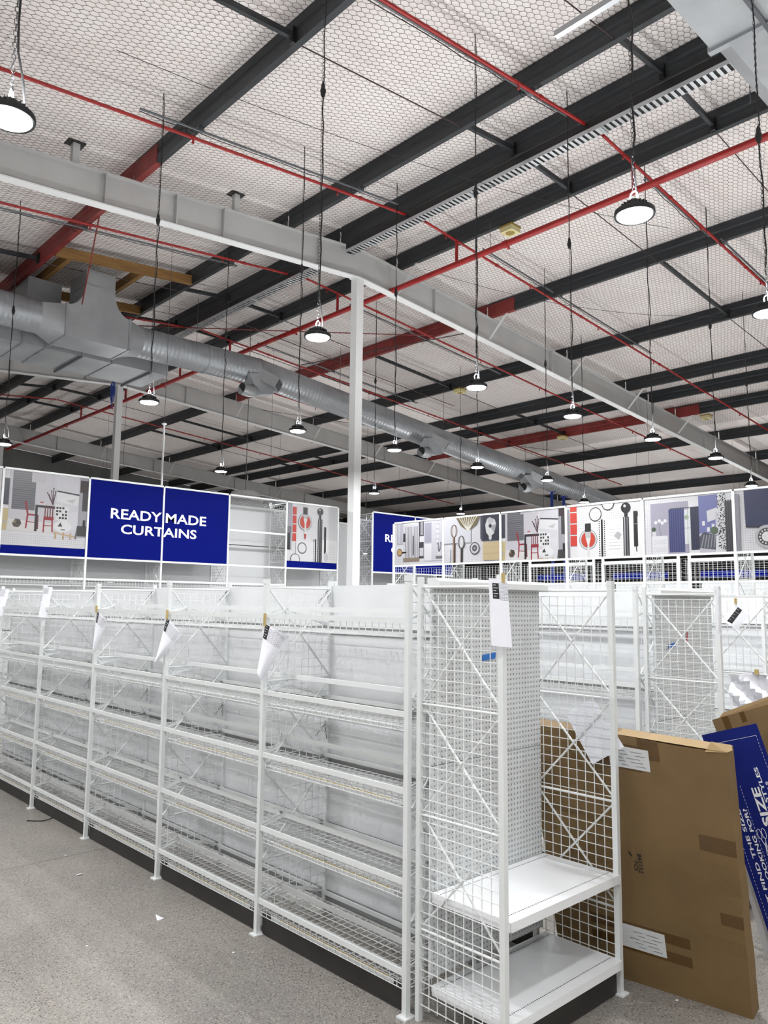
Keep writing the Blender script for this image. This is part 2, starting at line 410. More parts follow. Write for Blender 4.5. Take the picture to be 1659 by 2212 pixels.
# ------------------------------------------------------------------ rafters and columns
def rafter(y, n):
    t = thing('roof_rafter', f'white painted steel roof rafter on column, {ORD[n]} from the camera', 'rafter', (0, y, 0), group='roof rafters')
    xl, xr = -6.8, 43.9
    def dep(x): return max(.36, .42+(x-2.9)*.027) if x <= XR else .55
    pts_l = [(xl, zp(xl)), (XR, ZR)]; pts_r = [(XR, ZR), (xr, zp(xr))]
    for seg, (pa, pb) in enumerate((pts_l, pts_r)):
        (xa, za), (xb, zb) = pa, pb
        da, db = (dep(xa), .60) if seg == 0 else (.60, .55)
        w = MB(); w.extrude([(xa, za-.015), (xb, zb-.015), (xb, zb-db+.02), (xa, za-da+.02)], 'y', -.006, .006); obj('web', w, 'rafter', t)
        w = MB(); w.extrude([(xa, za), (xb, zb), (xb, zb-.016), (xa, za-.016)], 'y', -.085, .085); obj('top_flange', w, 'rafter', t)
        w = MB(); w.extrude([(xa, za-da+.02), (xb, zb-db+.02), (xb, zb-db), (xa, za-da)], 'y', -.085, .085); obj('bottom_flange', w, 'column', t)  # paler than the web: light from below put into its colour
        for k in range(8):
            x = xa+(xb-xa)*(k+.5)/8
            d = da+(db-da)*(k+.5)/8; z = zp(x)
            s = MB(); s.box(x-.005, x+.005, -.08, -.007, z-d+.02, z-.016); obj('stiffener', s, 'rafter', t)
    # bolted splice plates
    for x in (5.6, 16.0):
        z = zp(x); s = MB(); s.box(x-.012, x+.012, -.08, .08, z-dep(x)-.03, z+.0); obj('splice_plate', s, 'rafter', t)
    # fly braces up to the purlins
    for i in (4, 5, 6, 7, 9):
        x = PURLIN_X[i]-.05; s = MB(); s.bar((x-.05, -.07, zp(x)-.53), (x+.02, -.62, zp(x)+.1), .006, .05); obj('fly_brace', s, 'column', t)
    # stub posts up through the blanket
    for x in (3.97, 6.72):
        s = MB(); s.box(x-.05, x+.05, -.05, .05, zp(x), zp(x)+PD+.01); obj('stub_post', s, 'rafter', t)
        s = MB(); s.box(x-.14, x+.12, -.10, .10, zp(x)+PD-.006, zp(x)+PD+.004); obj('blanket_cutout', s, 'black', t)
    zc = ZR-.60
    c = thing('steel_column', f'white square steel column under the ridge, {ORD[n]} from the camera', 'column', (COLX, y, 0), group='ridge columns')
    b = MB(); b.box(-.0865, .0865, -.0865, .0865, .015, zc-.02); o = obj('shaft', b, 'column', c)
    b = MB(); b.box(-.15, .15, -.15, .15, 0, .015); obj('base_plate', b, 'column', c)
    b = MB(); b.box(-.12, .12, -.10, .10, zc-.02, zc); obj('cap_plate', b, 'column', c)
for n, y in enumerate(RAFTER_Y): rafter(y, n)

# ------------------------------------------------------------------ sprinkler pipes
t = thing('sprinkler_main', 'thick red sprinkler main pipe running across the whole ceiling', 'pipe', (10.4, 0, 8.19))
b = MB(); b.tube([(0, 2.2, 0), (0, 34.5, 0)], .054, 16); obj('main_pipe', b, 'red_pipe', t, smooth=True)
for y in (8.0, 11.9, 14.2, 17.0, 20.6, 24.2, 28.0):
    b = MB(); b.tube([(0, y-.05, 0), (0, y+.05, 0)], .066, 16); b.bar((0, y, -.02), (.09, y, -.06), .04, .03); obj('coupling', b, 'red_pipe', t)
    if y > 10: continue
    b = MB(); b.tube([(0, y+.35, .05), (0, y+.35, zp(10.4)-8.19)], .006, 6); obj('hanger_rod', b, 'conduit', t)
for n, y in enumerate((5.55, 9.15, 12.62, 16.98, 19.6, 23.1, 26.6)):
    t = thing('sprinkler_branch', f'thin red sprinkler branch pipe crossing the ceiling, {ORD[n]} from the camera', 'pipe', (0, y, 0), group='sprinkler branch pipes')
    off = -.075
    x0 = 0.5 if n < 2 else 1.0
    for xa, xb in ((x0, XR-.02), (XR+.02, 30)):
        b = MB(); b.tube([(xa, 0, zp(xa)+off), (xb, 0, zp(xb)+off)], .0235, 8); obj('branch_pipe', b, 'red_pipe', t, smooth=True)
    b = MB(); b.tube([(10.4, 0, 8.235), (10.4, 0, zp(10.4)+off)], .03, 10); obj('riser', b, 'red_pipe', t, smooth=True)
    for x in np.arange(2.3, 26, 2.6):
        b = MB(); z = zp(x)+off; b.tube([(x, 0, z-.02), (x, 0, z-.06)], .011, 6); b.tube([(x, 0, z-.06), (x, 0, z-.085)], .018, 6); obj('sprinkler_head', b, 'red_pipe', t)
    for x in (4.9, 8.0, 11.6, 14.6, 18.2):
        b = MB(); z = zp(x)+off; b.tube([(x-.03, 0, z), (x+.03, 0, z)], .032, 8); obj('pipe_collar', b, 'red_pipe', t)

# ------------------------------------------------------------------ cable tray and conduits
def cable_tray(ya, yb, label):
    t = thing('cable_tray', label, 'cable tray', (9.12, ya, 8.50)); L = yb-ya
    for s in (-1, 1):
        b = MB(); b.box(s*.085-.002, s*.085+.002, 0, L, 0, .06); obj('side_flange', b, 'tray', t)
    b = MB(); y = 0.02
    while y < L-.06: b.box(-.085, .085, y, y+.045, 0, .004); y += .085
    obj('slotted_base', b, 'tray', t, kind='stuff')
    b = MB(); b.box(-.078, .04, 0, L, .012, .19); obj('black_tray_fill', b, 'black', t)  # plain black block rising above the tray flange
    for k in range(int(L/2.4)+1):
        y = .3+k*2.4
        if y > L: break
        b = MB(); b.bar((.0, y, -.015), (.0, y+.001, -.015), .24, .02); b.box(-.11, .11, y-.018, y+.018, -.022, -.004)
        b.box(.095, .115, y-.015, y+.015, -.02, zp(9.15)-8.5+.08); obj('hanger_bracket', b, 'tray', t)
cable_tray(2.6, 10.75, 'galvanised slotted cable tray running under the ceiling towards the camera')
cable_tray(11.2, 20.5, 'galvanised slotted cable tray beyond the first white rafter')
CONDUITS = [(5.63, 3.6, 8.75), (9.0, 4.05, 8.72), (5.62, 10.9, 13.2), (9.0, 11.0, 13.3), (12.9, 3.0, 8.0), (12.9, 11.0, 16.5), (5.5, 13.4, 17.3), (9.0, 13.6, 17.5), (16.6, 11, 17), (2.4, 4.2, 7.2)]
for n, (y, xa, xb) in enumerate(CONDUITS):
    t = thing('lighting_conduit', f'grey lighting conduit strut clipped under the purlins, number {ORD[n]} in order of fixing', 'conduit', (0, y, 0), group='lighting conduits')
    t['label'] = ['grey conduit strut above the near lamps, left of the ridge', 'grey conduit strut above the middle lamps, left of the ridge', 'grey conduit strut above the near lamps, right of the ridge',
                  'grey conduit strut above the middle lamps, right of the ridge', 'grey conduit strut behind the first rafter, left of the ridge', 'grey conduit strut behind the first rafter, right of the ridge',
                  'grey conduit strut above the far right near lamps', 'grey conduit strut above the far right middle lamps', 'grey conduit strut above the spiral duct', 'grey conduit strut above the bright lamp at upper right'][n]
    z = lambda x: zp(x)-.035
    b = MB(); b.tube([(xa, 0, z(xa)), (xb, 0, z(xb))], .017, 8); obj('strut', b, 'conduit', t, smooth=True)
    b = MB(); b.tube([(xa+(xb-xa)*k/12, .03+.012*math.sin(k*2.1), z(xa+(xb-xa)*k/12)-.015-.012*(k % 2)) for k in range(13)], .006, 5); obj('cable', b, 'black', t)
    for x in PURLIN_X:
        if xa < x < xb:
            b = MB(); b.box(x-.09, x-.0, -.03, .03, z(x)-.02, z(x)+.034); obj('clamp', b, 'conduit', t)
            b = MB(); b.tube([(x-.2+.05*math.cos(a), .02, z(x)-.06+.05*math.sin(a)) for a in np.linspace(0, 5.5, 9)], .006, 5); obj('cable_loop', b, 'black', t)
# thin catenary wires and long rod braces under the roof
for n, (p, q, sag, r, m, lab) in enumerate([
        ((3.4, 8.3, 8.3), (12.5, 6.0, 8.5), .25, .004, 'black', 'thin black wire slung below the near ceiling'),
        ((10.6, 10.2, 8.5), (16.6, 6.4, 8.15), .35, .004, 'black', 'thin drooping black wire right of the ridge'),
        ((9.0, 14.2, 8.0), (16.5, 14.6, 7.6), .02, .009, 'rod', 'long dark brace rod crossing behind the first column'),
        ((13.4, 11.3, 8.2), (11.0, 14.7, 7.62), .0, .012, 'rod', 'dark slanted brace rod above the spiral duct'),
        ((4.9, 12.2, 8.4), (5.6, 14.6, 7.6), .0, .012, 'purlin_red', 'dark red slanted brace rod left of the first rafter'),
        ((13.5, 20.0, 7.9), (24, 14.6, 7.2), .05, .008, 'rod', 'long dark brace rod near the second rafter'),
        ((5.0, 18.3, 8.12), (13.5, 12.45, 8.42), .02, .012, 'purlin_red', 'long dark red brace rod crossing above the duct')]):
    p, q = Vector(p), Vector(q)
    pts = [p.lerp(q, k/10)-Vector((0, 0, sag*4*(k/10)*(1-k/10))) for k in range(11)]
    b = MB(); b.tube(pts, r, 6); o = obj('brace_rod' if sag < .1 else 'hanging_wire', b, m); tag(o, lab, 'rod' if sag < .1 else 'wire')

# ------------------------------------------------------------------ ducts
def spiral_duct():
    t = thing('spiral_duct', 'large round grey spiral air duct running below the ceiling', 'duct', (0, 15.12, 0))
    R = .325
    def zc(x): return 7.32 if x <= 10.0 else 7.32-.103*(x-10.0)
    for xa, xb in ((-1.0, 4.95), (7.02, 10.0)):
        b = MB(); b.tube([(xa, 0, zc(xa)), (xb, 0, zc(xb))], R, 40); obj('duct_length', b, 'galv_spiral', t, smooth=True)
    xs = [10.0, 14.0, 18.0, 22.0, 26.0, 34.0]
    for xa, xb in zip(xs, xs[1:]):
        b = MB(); b.tube([(xa, 0, zc(xa)), (xb, 0, zc(xb))], R, 40); obj('duct_length', b, 'galv_spiral', t, smooth=True)
    for x in (8.6, 10.0, 14.0, 18.0, 22.0, 26.0):
        b = MB(); b.tube([(x-.03, 0, zc(x-.03)), (x+.03, 0, zc(x+.03))], R+.008, 40); obj('joint_band', b, 'galv', t, smooth=True)
    for x in (3.2, 8.4, 12.6, 16.6, 20.6):
        b = MB(); b.tube([(x, 0, zc(x)+R), (x, 0, zp(x))], .006, 6); obj('hanger_rod', b, 'conduit', t)
    # rectangular plenum with curved shoulders going up to the roof
    X0, X1, n0, n1 = 5.36, 6.64, 5.70, 6.29
    prof = [(X0, 6.95), (X1, 6.95), (X1, 7.58)]
    for k in range(7):
        a = PI/2*k/6; prof.append((X1-(X1-n1)*math.sin(a)**1.0, 7.58+.5*(1-math.cos(a))))
    prof += [(n1, 8.40), (n0, 8.40)]
    for k in range(7):
        a = PI/2*(6-k)/6; prof.append((X0+(n0-X0)*math.sin(a), 7.58+.5*(1-math.cos(a))))
    b = MB(); b.extrude(prof, 'y', -.42, .40); obj('plenum', b, 'galv_rect', t)
    for x in (X0, X1):
        b = MB(); b.box(x-.02, x+.02, -.435, .415, 6.935, 7.6); obj('plenum_flange', b, 'galv', t)
    b = MB(); b.box(n0-.012, n1+.012, -.432, .412, 8.07, 8.10); obj('neck_flange', b, 'galv', t)
    # square to round transitions
    for xs_, xr in ((X0, 4.95), (X1, 7.02)):
        n = 40; vs = []; fs = []
        for j in range(n):
            a = 2*PI*j/n; c, s_ = math.cos(a), math.sin(a); k = 1/max(abs(c), abs(s_))
            yy = max(-.42, min(.40, c*k*.41)); zz = 7.265+s_*k*.315
            vs.append((xs_, yy, zz))
        for j in range(n):
            a = 2*PI*j/n; vs.append((xr, R*math.cos(a), 7.32+R*math.sin(a)))
        for j in range(n): fs.append((j, (j+1) % n, n+(j+1) % n, n+j))
        b = MB(); b.add(vs, fs); obj('transition', b, 'galv_rect', t, smooth=True)
    return zc
zduct = spiral_duct()
# second riser and rectangular return duct behind
t = thing('return_duct', 'flat rectangular grey return duct behind the spiral duct', 'duct', (0, 15.72, 6.93))
xs = [2.2, 3.6, 4.9, 5.35, 6.75, 8.05]
for xa, xb in zip(xs, xs[1:]):
    b = MB(); b.box(xa+.004, xb-.004, 0, 1.32, 0, .62); obj('duct_section', b, 'galv_rect', t)
for x in xs[1:-1]:
    b = MB(); b.box(x-.02, x+.02, -.02, 1.34, -.02, .64); obj('duct_flange', b, 'galv', t)
b = MB(); b.box(4.95, 5.62, .05, 1.0, .62, 1.425); obj('riser', b, 'galv_rect', t)
for x in (3.2, 4.3, 6.05, 7.6):
    b = MB(); b.box(x-.02, x+.02, -.09, 1.42, -.055, -.02); obj('support_angle', b, 'conduit', t)
    for y in (-.06, 1.4):
        b = MB(); b.tube([(x, y, -.04), (x, y, zp(x)-6.93)], .005, 5); obj('hanger_rod', b, 'conduit', t)
# timber trimmer frame in the roof
t = thing('timber_trimmer', 'yellow pine timber frame around the duct opening in roof', 'timber frame', (0, 0, 0))
for y in (14.45, 16.85):
    b = MB(); b.bar((4.98, y, zp(4.98)+.1), (7.84, y, zp(7.84)+.1), .09, .19); obj('timber_beam', b, 'timber', t)
for x in (5.28, 6.75):
    b = MB(); b.bar((x, 14.5, zp(x)+.1), (x, 16.8, zp(x)+.1), .09, .19); obj('timber_joist', b, 'timber', t)
# side outlets on the duct
def outlet(x, n):
    z = zduct(x)
    t = thing('duct_outlet', f'grey twin air outlet under the spiral duct, {ORD[n]} from the left', 'air outlet', (x, 15.12, z), group='duct outlets')
    b = MB(); b.extrude([(-.40, -.18), (-.28, -.42), (-.05, -.62), (.28, -.55), (.30, -.25), (.1, -.1)], 'y', -.34, -.02); obj('neck', b, 'galv_rect', t)
    # box facing down and forward with a grille
    v = Vector((.62, -.60, -.5)).normalized()
    b = MB(); b.bar((.02, -.10, -.10), (.02+.62*.55, -.10-.60*.55, -.10-.45*.55), .50, .26); obj('outlet_box', b, 'galv_rect', t)
    p = Vector((.02+.62*.55, -.10-.60*.55, -.10-.45*.55)); d = Vector((.62, -.60, -.45)).normalized()
    b = MB(); b.bar(p, p+d*.012, .44, .20); obj('grille', b, 'grille', t)
    for k in range(-3, 4):
        a = d.cross(Vector((0, 0, 1))).normalized(); u = a.cross(d)
        b = MB(); c = p+d*.012+u*(k*.028); b.bar(c-a*.21, c+a*.21, .008, .006); obj('louvre', b, 'conduit', t)
    b = MB(); b.tube([(-.12, -.12, -.40), (-.24, -.26, -.58), (-.45, -.34, -.62), (-.62, -.36, -.60)], .14, 18); obj('elbow', b, 'galv_rect', t, smooth=True)
    b = MB(); b.tube([(-.62, -.36, -.60), (-.624, -.36, -.60)], .13, 18); obj('elbow_mouth', b, 'grille', t)
for n, x in enumerate((10.0, 15.9, 20.6)): outlet(x, n)
# rectangular duct above at the top right
t = thing('ceiling_duct', 'large flat grey rectangular duct at the top right', 'duct', (0, 0, 7.44))
b = MB(); b.box(4.6, 7.25, 2.0, 3.0, 0, .5); obj('duct_section', b, 'galv_rect', t)
b = MB(); b.box(7.25, 7.32, 1.97, 3.03, -.03, .53); obj('duct_flange', b, 'galv', t)
b = MB(); b.extrude([(2.0, 0), (2.84, 0), (3.0, .10), (3.0, .5), (2.0, .5)], 'x', 7.32, 9.6); obj('duct_section', b, 'galv_rect', t)
b = MB(); b.box(4.6, 9.6, 2.46, 2.50, -.035, -.004); obj('support_rail', b, 'conduit', t)
b = MB(); b.box(6.0, 6.06, 1.9, 4.0, .02, .08); obj('support_angle', b, 'tray', t)
for x in (6.03, 8.4):
    for y in (1.94, 3.06):
        b = MB(); b.tube([(x, y, 0), (x, y, zp(x)-7.44)], .006, 5); obj('hanger_rod', b, 'conduit', t)

# small cream boxes on purlins
for n, (x, y, lab) in enumerate([(10.75, 8.17, 'cream square box under the ridge purlin beside the red main pipe'), (16.85, 14.7, 'cream square box on a purlin left of the hanging lamps'),
                               (22.6, 15.0, 'cream square box on the red purlin far right'), (23.0, 10.1, 'cream square box near the white rafter far right'), (16.9, 19.6, 'cream square box on a purlin above the blue sign')]):
    t = thing('ceiling_speaker', lab, 'speaker', (x, y, zp(x)-.12), group='cream boxes under the roof')
    b = MB(); b.box(-.13, .13, -.13, .13, 0, .1); obj('housing', b, 'cream', t)
    b = MB(); b.box(-.14, .14, -.14, .14, .085, .12); obj('back_plate', b, 'cream_dark', t)
    b = MB(); b.lathe([(.085, 0), (.08, -.006), (.02, -.004)], 20); obj('cone_ring', b, 'cream_dark', t)

# ------------------------------------------------------------------ high bay lamps
LAMP_Z = 4.368
def lamp_body():
    R = .125
    rim = MB(); rim.lathe([(R-.012, .004), (R, .0), (R+.003, .012), (R+.001, .034), (R-.005, .034), (R-.007, .022), (.080, .024), (.076, .060), (.066, .082), (.055, .088), (.0, .088)], 32)
    skirt = MB(); skirt.lathe([(R-.0085, .024), (R-.0105, .030), (.084, .031), (.082, .026)], 32)  # invented ring meant for the upward light; it does not glow
    fins = MB()
    for k in range(20):
        a = 2*PI*k/20; c, s = math.cos(a), math.sin(a)
        fins.bar((c*.07, s*.07, .055), (c*.088, s*.088, .055), .004, .045)
    drv = MB(); drv.lathe([(.040, .085), (.038, .104), (.02, .110), (.0, .110)], 20)
    hook = MB(); hook.tube([(0, .028*math.cos(a), 0.138+.032*math.sin(a)) for a in np.linspace(0, 2*PI, 17)[:-1]], .006, 6, closed=True)
    lens = MB(); lens.lathe([(R-.013, .004), (R-.02, -.004), (.0, -.007)], 32)
    return dict(housing=done(rim, 'housing', 'lamp_body', True), cooling_fins=done(fins, 'cooling_fins', 'lamp_body'), driver=done(drv, 'driver', 'lamp_body', True),
                hook=done(hook, 'hook', 'lamp_body', True), lens=done(lens, 'lens', 'lens', True), added_skirt_ring=done(skirt, 'added_skirt_ring', 'skirt', True))
BODY = lamp_body()
for k in ('lens',): MATS[k].cycles.emission_sampling = 'NONE'
def disc_light(name, watts, size):
    d = bpy.data.lights.new(name, 'AREA'); d.shape = 'DISK'; d.size = size; d.energy = watts; d.color = (0.975, 0.99, 1.0)
    return d
DOWN, UP = disc_light('lens_light', LAMP_W, .225), disc_light('roof_fill_light', ROOF_FILL_W, .10)  # second disc is an added uplight for the roof
def add_light(t):
    o = bpy.data.objects.new('lens_light', DOWN); COL.objects.link(o); o.parent = t; o.location = (0, 0, -.009)
    o = bpy.data.objects.new('roof_fill_light', UP); COL.objects.link(o); o.parent = t; o.location = (0, 0, .113); o.rotation_euler[0] = PI
def chain_mb(pts, pitch=.034, wd=.009, r=.0022, mb=None):
    """links along a polyline"""
    mb = mb or MB()
    P = [Vector(p) for p in pts]; L = [(b-a).length for a, b in zip(P, P[1:])]; tot = sum(L); n = max(1, int(tot/pitch))
    def at(s):
        for a, b, l in zip(P, P[1:], L):
            if s <= l: return a.lerp(b, s/l), (b-a).normalized()
            s -= l
        return P[-1], (P[-1]-P[-2]).normalized()
    for k in range(n):
        c, d = at((k+.5)*tot/n)
        u = Vector((0, 0, 1)) if abs(d.z) < .9 else Vector((1, 0, 0))
        a = d.cross(u).normalized()
        if k % 2: a = a.cross(d).normalized()
        h = pitch*.62
        loop = [c+d*h*x+a*wd*y for x, y in ((1, 0), (.6, 1), (-.6, 1), (-1, 0), (-.6, -1), (.6, -1))]
        mb.tube(loop, r, 3, closed=True)
    return mb
LAMPS = [(1.142, 4.107), (4.388, 2.341), (4.377, 5.598), (6.74, 5.628), (4.368, 9.005), (8.689, 5.603), (6.679, 8.966), (10.755, 5.551), (3.933, 13.179), (8.638, 8.951),
         (12.84, 5.511), (10.79, 8.993), (7.777, 12.871), (12.887, 8.928), (11.778, 12.86), (16.313, 6.291), (16.238, 10.191), (16.089, 14.011), (6.726, 2.391),
         (0.9, 7.4)]
MORE = [(-3.4, -2.2), (.9, -2.2), (5.2, -2.2), (9.5, -2.2), (14, -2.2), (-3.4, 1.6), (.9, .6), (-3.4, 5.4), (-3.4, 9.6), (0.4, 11.4), (9.2, 1.6), (12.4, 1.6), (16.4, 1.8), (20.5, 1.8),
        (4, 17.7), (8, 17.7), (12, 17.3), (16, 17.8), (20, 18), (19.5, 10.2), (20, 14), (24, 13), (19.6, 6.2), (24, 8), (-2.5, 15), (27, 11), (10, 22.5), (16, 22.5), (22, 22.5), (12, 28), (20, 28), (28, 17), (28, 23), (26, 29), (14, 33), (22, 33.5), (30, 12), (33, 16), (34, 22), (9.0, 33.5)]
LABELS = ['bright round high bay lamp cut off at the upper left edge', 'bright round high bay lamp hanging at upper right below the red main pipe', 'round high bay lamp just left of the first white column',
          'round high bay lamp right of the first column, in front of the duct', 'round high bay lamp above the blue curtain sign near the second column', 'round high bay lamp below the white rafter, second right of the column',
          'round high bay lamp between the sign and the first column', 'round high bay lamp in front of the white rafter at right', 'round high bay lamp at the left edge below the red main', 'small round lamp right of the column below the duct outlet',
          'round high bay lamp at right, close under the white rafter', 'small round lamp in front of the spiral duct outlet', 'small round lamp directly above the blue curtain sign', 'small round lamp above the middle of the picture wall',
          'small distant round lamp beside the first column', 'small lamp at right just above the picture wall rail', 'tiny lamp just above the picture wall by the duct end', 'tiny distant lamp above the left end of the picture wall',
          'high bay lamp cut off at the right edge', 'high bay lamp over the left aisle out of view']
def lamp(n, x, y):
    t = thing('high_bay_lamp', LABELS[n], 'lamp', (x, y, LAMP_Z), group='high bay lamps')
    for k, me in BODY.items(): obj(k, me, None, t)
    add_light(t)
    near = math.hypot(x, y) < 11.5 and n < 19
    top = (zp(x)+PD-.02 if n != 18 else 7.40)-LAMP_Z
    zz = .165; zplug = top*(.52+.1*((n*37) % 5)/5)
    rnd = random.Random(n)
    if near: obj('chain', chain_mb([(0, 0, zz), (0, 0, top)]), 'chain_dark', t, fix=False)
    else: obj('chain', MB().tube([(0, 0, zz), (0, 0, top)], .004, 5), 'chain_dark', t)
    pts = [(.02, .0, .11), (.075, .02, .13), (.06, .02, .26)]
    k = 0; z = .4
    while z < zplug: pts.append((.012+.014*rnd.uniform(-1, 1), .016*rnd.uniform(-1, 1), z)); z += .16
    b = MB(); b.tube(pts+[(.008, .008, zplug)], .0065, 5); obj('flex_cable', b, 'black', t)
    b = MB(); b.lathe([(.012, -.07), (.022, -.05), (.03, 0), (.02, .03), (.02, .055), (.008, .09)], 10, (.008, .008, zplug)); obj('plug', b, 'black', t)
    pts = []; z = zplug+.08
    while z < top: pts.append((.01+.010*rnd.uniform(-1, 1), .010*rnd.uniform(-1, 1), z)); z += .25
    b = MB(); b.tube(pts+[(.0, .0, top)], .0055, 5); obj('supply_cable', b, 'black', t)
for n, (x, y) in enumerate(LAMPS): lamp(n, x, y)
for n, (x, y) in enumerate(MORE):      # the rest of the lamp grid, beside, behind and beyond the view
    t = thing('high_bay_lamp', 'high bay lamp of the grid hidden or beyond the edge of view', 'lamp', (x, y, LAMP_Z), group='high bay lamps out of view')
    for k in ('housing', 'lens', 'driver', 'added_skirt_ring'): obj(k, BODY[k], None, t)
    add_light(t)
    obj('chain', MB().tube([(0, 0, .12), (0, 0, zp(x)+PD-LAMP_Z-.02)], .004, 5), 'chain_dark', t)

# ================================================================== SHELVING
H = 2.014
def wire_mesh_panel(L, z0, z1, step=.05, r=.0033):
    """upright square wire mesh along +x"""
    b = MB(); n = max(1, round(L/step))
    for k in range(1, n):
        x = L*k/n; b.bar((x, 0, z0), (x, 0, z1), r)
    m = int((z1-z0)/step)
    for k in range(m+1):
        z = z1-k*step; b.bar((0, .002, z), (L, .002, z), r)
    return b
def frame_parts(par, loc, rz, d=.4956, h=H, first_z=.404, post=.028, mesh_z0=.06, mesh=True, cap=True):
    """side frame in its own x-z plane: front post at 0, back post at d"""
    key = (round(d, 3), round(h, 3), first_z, post, mesh_z0)
    def part(name, key2, fn, m, **kw):
        me = cached((name,)+key+(key2,), lambda: done(fn(), name, m))
        return obj(name, me, None, par, loc, rz, **kw)
    p = post/2
    fp = part('front_post', 0, lambda: MB().box(-p, p, -p, p, .008, h-.03), 'white')
    me = cached(('foot', post), lambda: done(MB().box(-.034, .034, -.03, .03, 0, .008), 'foot_plate', 'white')); obj('foot_plate', me, None, fp)
    if cap:
        me = cached(('cap', post, h), lambda: done(MB().box(-p-.002, p+.002, -p-.002, p+.002, h-.03, h), 'post_cap', 'white')); obj('post_cap', me, None, fp)
    part('back_post', 0, lambda: MB().box(d-.012, d+.012, -.013, .013, 0, h), 'white')
    zs = [h-.05]; z = h-.60
    while z > first_z-.05: zs.append(z); z -= .505
    for k, z in enumerate(zs):
        part('cross_rail', k, lambda: MB().tube([(p, -.004, z), (d-.012, -.004, z)], .0062, 8), 'white')
    for k, (za, zb) in enumerate(zip(zs, zs[1:])):
        part('brace', (k, 0), lambda: MB().tube([(p, -.010, za-.01), (d-.012, -.010, zb+.012)], .0055, 6), 'white')
        part('brace', (k, 1), lambda: MB().tube([(p, -.016, zb+.012), (d-.012, -.016, za-.01)], .0055, 6), 'white')
    if mesh: part('wire_mesh', 0, lambda: MB_shift(wire_mesh_panel(d-p-.012, mesh_z0, h-.082), p), 'white_wire', kind='stuff')
    return fp
def MB_shift(b, dx=0, dy=0, dz=0):
    b.v = [(x+dx, y+dy, z+dz) for x, y, z in b.v]; return b

def MB_rot(b):
    b.v = [(y, -x, z) for x, y, z in b.v]; return b
LV = [(1.808, .042), (1.362, .088), (1.008, .088), (.598, .05), (.200, .045)]
def basket(w, D, lipz=-.095):
    """wires of a basket shelf; x depth, y width, z relative to top of front rail"""
    b = MB(); y0, y1 = .022, w-.022; n = round((y1-y0)/.05)
    for k in range(n+1):
        y = y0+(y1-y0)*k/n
        b.bar((.012, y, -.028), (.012, y, lipz), .003); b.bar((.012, y, lipz), (D, y, lipz), .003)
    for z in (-.050, -.072, lipz+.003): b.bar((.010, y0, z), (.010, y1, z), .003)
    for k in range(1, 9):
        x = .012+(D-.012)*k/8; b.bar((x, y0, lipz-.003), (x, y1, lipz-.003), .0035)
    return b
def bay(name, label, x0, y0, sgn=1, w=1.2, last=False, first=True, group=None, levels=LV, strips=True, rz=0.0):
    """one bay of gondola shelving; front at local x=0, depth +x"""
    t = thing(name, label, 'shelving', (x0, y0, 0), PI if sgn < 0 else rz, group)
    d = .4956
    if first: frame_parts(t, (0, 0, 0), 0)
    if last: frame_parts(t, (0, w, 0), 0)
    D = .43
    for k, (zt, ms) in enumerate(levels):
        s = obj('basket_shelf', cached(('basket', w), lambda: done(basket(w, D), 'basket_shelf', 'white_wire')), None, t, (0, 0, zt), kind='stuff')
        obj('front_rail', cached(('frail', w), lambda: done(MB().box(-.006, .006, .014, w-.014, -.027, 0), 'front_rail', 'white')), None, s)
        obj('stop_rail', cached(('srail', w, ms), lambda: done(MB().box(.147, .157, .02, w-.02, ms-.026, ms), 'stop_rail', 'white')), None, s)
        obj('rear_rail', cached(('rrail', w), lambda: done(MB().box(.452, .462, .02, w-.02, -.079, -.055), 'rear_rail', 'white')), None, s)
        for yy in (.016, w-.016):
            obj('side_arm', cached('arm', lambda: done(MB().bar((.0, 0, -.012), (.152, 0, .03), .005, .012).bar((.152, 0, .03), (.46, 0, -.065), .005, .012), 'side_arm', 'white')), None, s, (0, yy, 0))
        if strips and k > 0:
            obj('label_strip', cached(('strip', w), lambda: done(MB().box(.016, .019, .1, w-.12, -.092, -.070), 'label_strip', 'white')), None, s)
            if k > 1: obj('label_edge', cached(('stripe', w), lambda: done(MB().box(.0145, .0158, .12, w-.2, -.073, -.067), 'label_edge', 'label_yellow')), None, s, label='yellowed paper edge of price strip')
    # back panels with grey strips standing in for the shaded gaps between
    zs = [1.985]+[zt-.079 for zt, _ in levels]
    hi = 1.985
    for k, (zt, _) in enumerate(levels):
        lo = zt-.079+.012
        obj('back_panel', cached(('bp', w, round(hi, 3), round(lo, 3)), lambda: done(MB().box(.500, .512, .008, w-.008, lo, hi), 'back_panel', 'panel_white')), None, t)
        obj('shaded_gap_strip', cached(('cb', w), lambda: done(MB().box(.494, .510, .014, w-.014, -.062, -.002), 'shaded_gap_strip', 'strip_grey')), None, t, (0, 0, lo))
        hi = lo-.064
    obj('kick_plate', cached(('kick', w), lambda: done(MB().box(.022, .034, .02, w-.02, .006, .112).box(.034, .05, .02, w-.02, .104, .112), 'kick_plate', 'black_kick')), None, t)
    b = lambda: chain_mb([(.468, 0, 0), (.44, .055, -.075)], .02, .0055, .0016, chain_mb([(.468, 0, 0), (.44, -.055, -.075)], .02, .0055, .0016, chain_mb([(.47, 0, .02), (.468, 0, 0)], .02, .0055, .0016)))
    for z in (1.95, 1.12, .36):
        obj('tie_chain', cached('tie', lambda: done(b(), 'tie_chain', 'chain_metal', fix=False)), None, t, (0, 0, z))
    return t
SIDE = ['nearest the end unit', 'second from the end unit', 'third from the end unit', 'fourth from the end unit', 'fifth from the end unit', 'sixth from the end unit']
for i in range(6):
    bay('shelving_bay', f'white wire basket shelving bay in front run, {SIDE[i]}', 2.676, 2.663+1.2*i, last=i == 5, group='front run of shelving bays')
